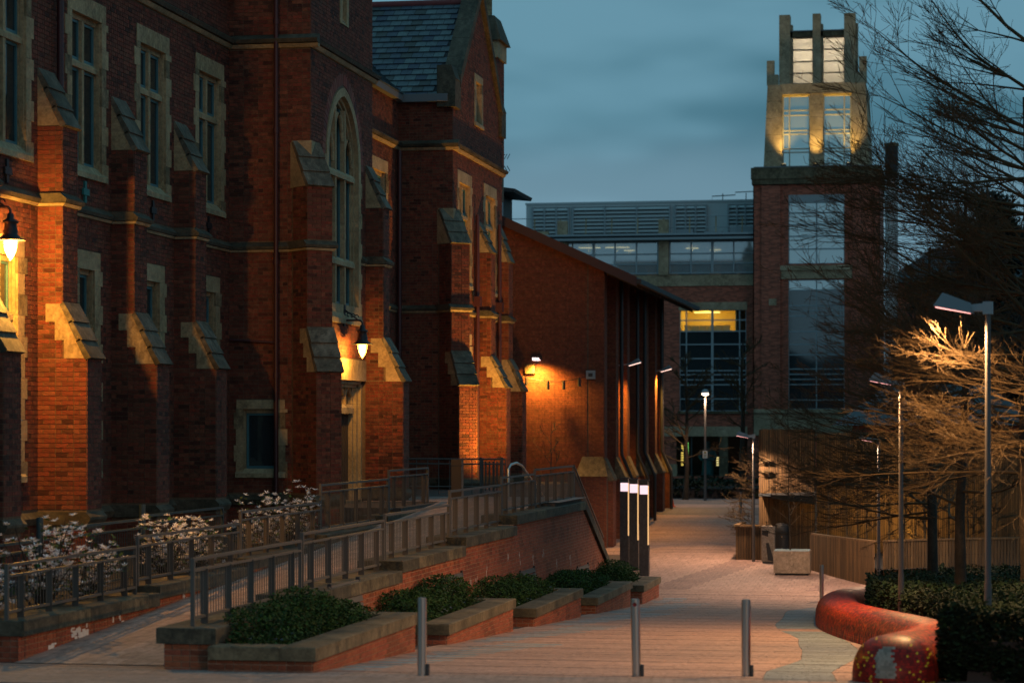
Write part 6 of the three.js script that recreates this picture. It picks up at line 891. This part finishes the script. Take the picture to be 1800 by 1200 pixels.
// ---------------------------------------------------------------- magnolia bushes in the bed
function magnolia(s, t, y, h, w, label, seed) {
  rnd = rngOf(seed); const o = thing('magnolia_bush', label, 'bush', 'flowering magnolia bushes', P(s, t, y)), br = new MB(), pe = new MB(), lf = new MB(true), tips = [];
  for (let k = 0; k < 22; k++) { const a = R(0, 6.28), e = R(0.35, 1), pts = [[0, 0, 0]]; let p = [0, 0, 0], d = [Math.cos(a) * (1 - e * 0.5), 1, Math.sin(a) * (1 - e * 0.5)]; for (let j = 1; j <= 5; j++) { p = [p[0] + d[0] * w * 0.22 + R(-0.04, 0.04), p[1] + d[1] * h * 0.18 * e + R(-0.02, 0.02), p[2] + d[2] * w * 0.22 + R(-0.04, 0.04)]; pts.push(p); if (j > 1) for (let q = 0; q < 4; q++) tips.push([p[0] + R(-0.16, 0.16), p[1] + R(-0.08, 0.16), p[2] + R(-0.16, 0.16)]); } br.tube(pts, [0.02, 0.016, 0.013, 0.01, 0.008, 0.005], 5); }
  for (const c of tips) { if (rnd() < 0.45) continue; const n = 11; for (let k = 0; k < n; k++) { const a = k / n * 6.28 + R(-0.2, 0.2), e = R(0.0, 0.9), l = R(0.06, 0.095), dx = Math.cos(a) * Math.cos(e), dz = Math.sin(a) * Math.cos(e), dy = Math.sin(e), wd = 0.017; pe.poly([c, [c[0] + dx * l * 0.6 - dz * wd, c[1] + dy * l * 0.6, c[2] + dz * l * 0.6 + dx * wd], [c[0] + dx * l, c[1] + dy * l - 0.006, c[2] + dz * l], [c[0] + dx * l * 0.6 + dz * wd, c[1] + dy * l * 0.6, c[2] + dz * l * 0.6 - dx * wd]]); } }
  leafCloud(lf, 260, () => { const c = tips[Math.floor(rnd() * tips.length)]; return [c[0] + R(-0.1, 0.1), c[1] + R(-0.15, 0.05), c[2] + R(-0.1, 0.1)]; }, 0.07, green(0.06, 0.1, 0.03));
  add('branches', br, mat.bark, o); stuff(add('blossoms', pe, mat.petal, o)); stuff(add('leaves', lf, mat.leafV, o));
}
magnolia(30.3, -12.85, 1.85, 1.0, 0.5, 'magnolia bush with white star flowers at the left frame edge', 301);
magnolia(32.6, -12.75, 1.85, 1.5, 0.75, 'largest magnolia bush with white star flowers at left', 302);
magnolia(34.2, -12.75, 1.9, 1.15, 0.6, 'magnolia bush with white star flowers behind the dark railing post', 303);
magnolia(38.1, -12.75, 2.02, 1.12, 0.62, 'magnolia bush with white star flowers in the second railing bay', 304);
magnolia(39.6, -12.7, 2.05, 0.95, 0.5, 'small magnolia bush with white star flowers beside the third buttress', 305);
magnolia(43.4, -12.7, 2.15, 1.2, 0.5, 'magnolia bush with flowers glowing orange in lamp light', 306);
magnolia(45.3, -12.7, 2.2, 1.2, 0.6, 'farthest magnolia bush with white star flowers', 307);
// ---------------------------------------------------------------- trees
function grow(mb, p, d, len, r, lv, o) {
  const n = lv <= 1 ? 7 : lv === 2 ? 5 : 3, pts = [p], rs = [r], kids = []; let q = p.slice(), v = d.slice();
  for (let k = 1; k <= n; k++) {
    v = [v[0] + R(-1, 1) * o.wob, v[1] + R(-1, 1) * o.wob * 0.8 + o.lift * (lv > 0 ? 1 : 0), v[2] + R(-1, 1) * o.wob]; const l = Math.hypot(...v); v = v.map(e => e / l);
    q = [q[0] + v[0] * len / n, q[1] + v[1] * len / n, q[2] + v[2] * len / n]; pts.push(q); rs.push(Math.max(o.min, r * (1 - 0.8 * k / n))); if (k > (lv ? 0 : 1)) kids.push([q, v.slice(), k / n]);
  }
  mb.tube(pts, rs, lv === 0 ? 8 : lv === 1 ? 6 : lv === 2 ? 4 : 3);
  if (lv >= o.depth) return;
  const cnt = o.kids[lv];
  for (let k = 0; k < cnt; k++) { const [c, w, f] = kids[Math.floor(rnd() * kids.length)]; const a = R(0.4, 1.0), ax = [R(-1, 1), R(-1, 1) * o.flat, R(-1, 1)]; let u = [w[0] + ax[0] * a * 1.2, w[1] + ax[1] * a * 1.2, w[2] + ax[2] * a * 1.2]; const l = Math.hypot(...u); grow(mb, c, u.map(e => e / l), len * R(0.35, 0.62) * (1.15 - 0.5 * f), Math.max(o.min, r * (1 - 0.75 * f) * 0.55), lv + 1, o); }
}
function bareTree(s, t, label, o) {
  rnd = rngOf(o.seed); const root = thing('bare_tree', label, 'tree', o.group || null, P(s, t, gy(s) - 0.05)), h = o.h, tr = new MB(), pts = [], rs = []; let x = 0, z = 0;
  for (let k = 0; k <= 8; k++) { const f = k / 8; pts.push([x, h * f, z]); rs.push(o.r * (1 - 0.8 * f) + (k === 0 ? o.r * 0.3 : 0)); x += R(-1, 1) * o.bend; z += R(-1, 1) * o.bend; } tr.tube(pts, rs, 10); add('trunk', tr, o.bark || mat.bark, root);
  for (const [f, az, el, len, rr] of o.limbs()) { const k = Math.min(7.999, f * 8), i = Math.floor(k), g = k - i, c = [0, 1, 2].map(e => pts[i][e] + (pts[i + 1][e] - pts[i][e]) * g), mb = new MB(); grow(mb, c, [Math.cos(az) * Math.cos(el), Math.sin(el), -Math.sin(az) * Math.cos(el)], len, rr, 1, o); add('limb', mb, o.twig || mat.twig, root); }
  return root;
}
const PI = Math.PI;
// az: 0 = right (away from the street), PI = left (across the street), PI/2 = away from the camera
bareTree(60.89, -0.5, 'bare tree with stout trunk standing in the hedge before the timber fence', { seed: 401, h: 9, r: 0.15, bend: 0.05, wob: 0.13, lift: 0.03, flat: 0.4, min: 0.005, depth: 4, kids: [0, 8, 5, 3], limbs: () => [...Array.from({ length: 22 }, (_, k) => [0.24 + 0.033 * k, R(0, 2 * PI), R(-0.05, 0.5), R(1.8, 3.4) * (1 - k / 40), 0.036]), ...Array.from({ length: 12 }, (_, k) => [0.25 + 0.022 * k, PI + R(-0.35, 0.35), R(-0.1, 0.08), R(2.6, 3.8), 0.034])] });
bareTree(50.85, 0.15, 'bare tree with dark trunk in the middle of the hedge', { seed: 402, h: 9, r: 0.13, bend: 0.06, wob: 0.16, lift: 0.03, flat: 0.4, min: 0.005, depth: 4, kids: [0, 8, 5, 3], limbs: () => Array.from({ length: 22 }, (_, k) => [0.24 + 0.033 * k, k % 2 ? R(PI * 0.6, PI * 1.4) : R(0, 2 * PI), R(-0.25, 0.35), R(2.2, 3.9) * (1 - k / 44), 0.034]) });
bareTree(38.5, 1.55, 'large spreading bare tree at the right frame edge above the nearest lamp post', { seed: 403, h: 10.5, r: 0.17, bend: 0.05, wob: 0.14, lift: 0.04, flat: 0.45, min: 0.0035, depth: 4, kids: [0, 11, 8, 4], limbs: () => [...Array.from({ length: 10 }, (_, k) => [0.3 + 0.045 * k, PI + R(-0.45, 0.45), R(-0.12, 0.12), R(2.2, 3.4), 0.03]), ...Array.from({ length: 9 }, (_, k) => [0.4 + 0.06 * k, PI + R(-0.5, 0.5), R(0.25, 0.75), R(2.6, 3.8), 0.036]), ...Array.from({ length: 6 }, (_, k) => [0.35 + 0.08 * k, R(-1, 1), R(0.1, 0.6), R(1.5, 2.5), 0.045])] });
bareTree(35.2, 1.5, 'near bare tree whose low branches catch the lamp light', { seed: 404, h: 9.0, r: 0.12, bend: 0.04, wob: 0.19, lift: 0.03, flat: 0.45, min: 0.003, depth: 4, kids: [0, 9, 6, 4], limbs: () => [...Array.from({ length: 13 }, (_, k) => [0.32 + 0.014 * k, PI + R(-0.7, 0.7), R(-0.2, 0.12), R(1.5, 2.5), 0.016]), ...Array.from({ length: 7 }, (_, k) => [0.55 + 0.05 * k, PI + R(-0.6, 0.6), R(0.1, 0.6), R(1.5, 2.4), 0.016])] });
bareTree(46.0, 1.35, 'dark bare tree with many fine twigs in the hedge near the right frame edge', { seed: 408, h: 10, r: 0.14, bend: 0.05, wob: 0.16, lift: 0.045, flat: 0.5, min: 0.004, depth: 4, kids: [0, 10, 7, 3], limbs: () => Array.from({ length: 22 }, (_, k) => [0.3 + 0.03 * k, PI + R(-0.9, 0.9), R(-0.05, 0.6), R(2.4, 3.8) * (1 - k / 50), 0.034]) });
bareTree(104.9, -11.5, 'small bare tree beside the far lamp post', { seed: 405, h: 6.5, r: 0.12, bend: 0.05, wob: 0.15, lift: 0.03, flat: 0.6, min: 0.012, depth: 3, kids: [0, 7, 4], limbs: () => Array.from({ length: 20 }, (_, k) => [0.25 + 0.036 * k, R(0, 2 * PI), R(0.1, 0.7), R(1.2, 2.3) * (1 - k / 40), 0.04]) });
bareTree(108.5, -9.35, 'bare young tree on the lawn before the foyer glass', { seed: 415, h: 7, r: 0.16, bend: 0.04, wob: 0.15, lift: 0.03, flat: 0.6, min: 0.012, depth: 3, kids: [0, 6, 4], limbs: () => Array.from({ length: 14 }, (_, k) => [0.45 + 0.036 * k, R(0, 2 * PI), R(0.2, 0.8), R(1.2, 2.0) * (1 - k / 40), 0.04]) });
bareTree(77.2, -6.3, 'multi-branched sapling lit orange in the slatted planter', { seed: 406, h: 3.6, r: 0.035, bend: 0.03, wob: 0.14, lift: 0.02, flat: 0.5, min: 0.006, depth: 3, kids: [0, 6, 3], limbs: () => Array.from({ length: 26 }, (_, k) => [0.12 + 0.032 * k, R(PI * 0.55, PI * 1.5), R(0.0, 0.5), R(0.7, 1.25) * (1 - k / 50), 0.014]) });
bareTree(71.35, -4.75, 'slender bare tree in the pale box planter', { seed: 407, h: 4.9, r: 0.03, bend: 0.03, wob: 0.14, lift: 0.03, flat: 0.5, min: 0.005, depth: 3, kids: [0, 5, 3], limbs: () => Array.from({ length: 22 }, (_, k) => [0.3 + 0.03 * k, R(0, 2 * PI), R(0.1, 0.7), R(0.4, 0.9), 0.011]) });
for (let k = 0; k < 15; k++) bareTree(73.2 + 3.0 * hash3(k, 4, 4), -3.75 + k * 0.36 + 0.2 * hash3(k, 1, 2), k === 0 ? 'leftmost thin sapling in the bed behind the low timber fence' : k === 14 ? 'rightmost thin sapling in the bed behind the low timber fence' : ['second', 'third', 'fourth', 'fifth', 'sixth', 'seventh', 'eighth', 'ninth', 'tenth', 'eleventh', 'twelfth', 'thirteenth', 'fourteenth'][k - 1] + ' thin sapling from the left in the timber fenced bed', { seed: 420 + k, group: 'saplings in the timber fenced bed', h: 3.4 + 1.2 * hash3(k, 2, 6), r: 0.028, bend: 0.03, wob: 0.15, lift: 0.03, flat: 0.5, min: 0.005, depth: 3, kids: [0, 5, 3], bark: mat.birch, limbs: () => Array.from({ length: 16 }, (_, j) => [0.2 + 0.045 * j, R(0, 2 * PI), R(0.1, 0.7), R(0.4, 0.8), 0.01]) });
for (const [s, t, h, seed, lab] of [[98, 1.2, 13, 441, 'tall leafless tree far right behind the timber fence'], [92, 4.2, 12, 442, 'tall leafless tree at the right edge behind the timber fence'], [101, -1.2, 9, 443, 'leafless tree beside the steel flue']]) bareTree(s, t, lab, { seed, h, r: 0.2, bend: 0.1, wob: 0.15, lift: 0.05, flat: 0.7, min: 0.012, depth: 3, kids: [0, 9, 5], bark: mat.barkDark, twig: mat.barkDark, limbs: () => Array.from({ length: 20 }, (_, k) => [0.25 + 0.036 * k, R(0, 2 * PI), R(0.3, 1.0), R(2, 4) * (1 - k / 34), 0.07]) });
bareTree(78.4, -12.95, 'thin leafless shrub trained against the brick gable', { seed: 461, h: 4.2, r: 0.03, bend: 0.05, wob: 0.2, lift: 0.05, flat: 0.6, min: 0.006, depth: 3, kids: [0, 4, 3], bark: mat.barkDark, twig: mat.barkDark, limbs: () => Array.from({ length: 8 }, (_, k) => [0.35 + 0.08 * k, k % 2 ? 0.2 : PI - 0.2, R(0.7, 1.2), R(0.4, 0.9), 0.012]) });
for (const [s, t, lab] of [[74.6, -3.0, 'small golden spotlight among the saplings at left'], [75.2, -1.5, 'small golden spotlight among the saplings in the middle'], [75.2, 0.4, 'small golden spotlight among the saplings at right']]) { const o = thing('bed_spotlight', lab, 'spotlight', 'spotlights in the sapling bed', P(s, t, 0.55)); let m = new MB(); m.cyl(0, 0, 0, 0.18, 0.02, 8); add('stake', m, mat.charcoal, o); m = new MB(); m.tube([[0, 0.16, 0.06], [0, 0.26, -0.06]], 0.06, 12, true); add('housing', m, mat.charcoal, o); m = new MB(); m.tube([[0, 0.262, -0.062], [0, 0.268, -0.07]], 0.05, 12, true); add('lamp_lens', m, glow(1, 0.55, 0.15, 3), o); spot(P(s + 0.12, t, 0.9), P(77.2, t + 0.2, 2.6), [1, 0.52, 0.1], t > 0 ? 5 : 14, 60, 0.8, 4); }
// evergreens: dark masses of needles on tiered branches
function evergreen(s, t, h, w, label, seed) {
  rnd = rngOf(seed); const o = thing('evergreen_tree', label, 'tree', 'evergreen trees behind the timber fence', P(s, t, gy(s))), tr = new MB(); tr.tube([[0, 0, 0], [0.1, h * 0.5, 0.1], [0, h, 0]], [0.3, 0.2, 0.03], 8); add('trunk', tr, mat.barkDark, o);
  const mb = new MB(true), br = new MB(); for (let k = 0; k < 90; k++) { const f = R(0.06, 0.99), a = R(0, 6.28), l = w * Math.min(1, 1.25 * Math.sqrt(1 - f)) * R(0.45, 1.05), y = h * f, e = [Math.cos(a) * l, y + R(-0.2, 0.8), Math.sin(a) * l]; br.tube([[0, y, 0], e], [0.04, 0.012], 4); for (let j = 0; j < 3; j++) { const g = 0.45 + 0.28 * j, c = [e[0] * g, y + (e[1] - y) * g, e[2] * g]; leafCloud(mb, 110, inBall(c, [0.75, 0.5, 0.75], 0), 0.22, green(0.012, 0.021, 0.014)); } }
  add('branches', br, mat.barkDark, o); stuff(add('foliage', mb, mat.leafV, o));
}
evergreen(107, 1.7, 12.4, 3.0, 'dark evergreen tree whose rounded top stands against the sky', 501);
evergreen(104, 5.2, 12.8, 3.0, 'dark evergreen tree at the right edge of the frame', 502);
evergreen(112, -0.8, 9.5, 2.4, 'dark evergreen tree just right of the steel flue', 503);
evergreen(99, 3.2, 8.5, 3.0, 'low broad evergreen filling the gap below the taller ones', 504);
{ // dark slated pavilion roof behind the fence, and the house behind the trees
  const o = thing('pavilion', 'small pavilion with dark hipped slate roof behind the timber fence', 'pavilion'); let m = new MB(); m.sbox(88, 94, -3.6, 2.5, 0.4, 4.6); add('wall', m, mat.farBrick, o); m = new MB(); m.hex([P(87.4, -4.3, 4.6), P(87.4, 3.1, 4.6), P(94.6, 3.1, 4.6), P(94.6, -4.3, 4.6), P(90.9, -2.4, 6.1), P(90.9, 1.2, 6.1), P(91.1, 1.2, 6.1), P(91.1, -2.4, 6.1)]); add('roof', m, M(0.06, 0.065, 0.075, { roughness: 0.5, map: grain }), o);
  const h = thing('brick_house', 'plain dark brick building glimpsed through the trees at right', 'building'); m = new MB(); m.sbox(118, 126, -3.0, 14, 1.3, 11.5); add('wall', m, mat.farBrick, h); m = new MB(); m.hex([P(117.6, -3.4, 11.5), P(117.6, 14.4, 11.5), P(126.4, 14.4, 11.5), P(126.4, -3.4, 11.5), P(121.9, -1, 13.4), P(121.9, 12, 13.4), P(122.1, 12, 13.4), P(122.1, -1, 13.4)]); add('roof', m, mat.slateBase, h); for (let k = 0; k < 4; k++) for (const y of [4, 7.6]) { m = new MB(); m.fbox(facing(118), -2 + k * 2.2, -0.9 + k * 2.2, y, y + 1.7, 0.01, 0.05); add('window_pane', m, mat.darkPane, h); }
}
{ // what the far windows mirror: a row of houses and trees behind the camera
  for (let k = 0; k < 4; k++) { const x0 = -34 + k * 17, o = thing('terrace_house', ['first', 'second', 'third', 'last'][k] + ' brick terrace house from the left in the row mirrored by far windows', 'house', 'houses behind the camera'); let m = new MB(); m.box(x0, x0 + 16.6, -1, 10 + 1.5 * hash3(k, 1, 1), 70, 80); add('wall', m, mat.farBrick, o); const h = 10 + 1.5 * hash3(k, 1, 1); m = new MB(); m.hex([[x0 - 0.2, h, 69.6], [x0 + 16.8, h, 69.6], [x0 + 16.8, h, 80.4], [x0 - 0.2, h, 80.4], [x0 - 0.2, h + 3.5, 74.9], [x0 + 16.8, h + 3.5, 74.9], [x0 + 16.8, h + 3.5, 75.1], [x0 - 0.2, h + 3.5, 75.1]]); add('roof', m, mat.slateBase, o); for (let j = 0; j < 5; j++) for (const y of [3, 6.4]) { m = new MB(); m.box(x0 + 1.2 + j * 3.2, x0 + 2.6 + j * 3.2, y, y + 2, 69.93, 69.99); add('window_pane', m, mat.darkPane, o); } }
}
scene.updateMatrixWorld(true);
renderer.render(scene, camera);
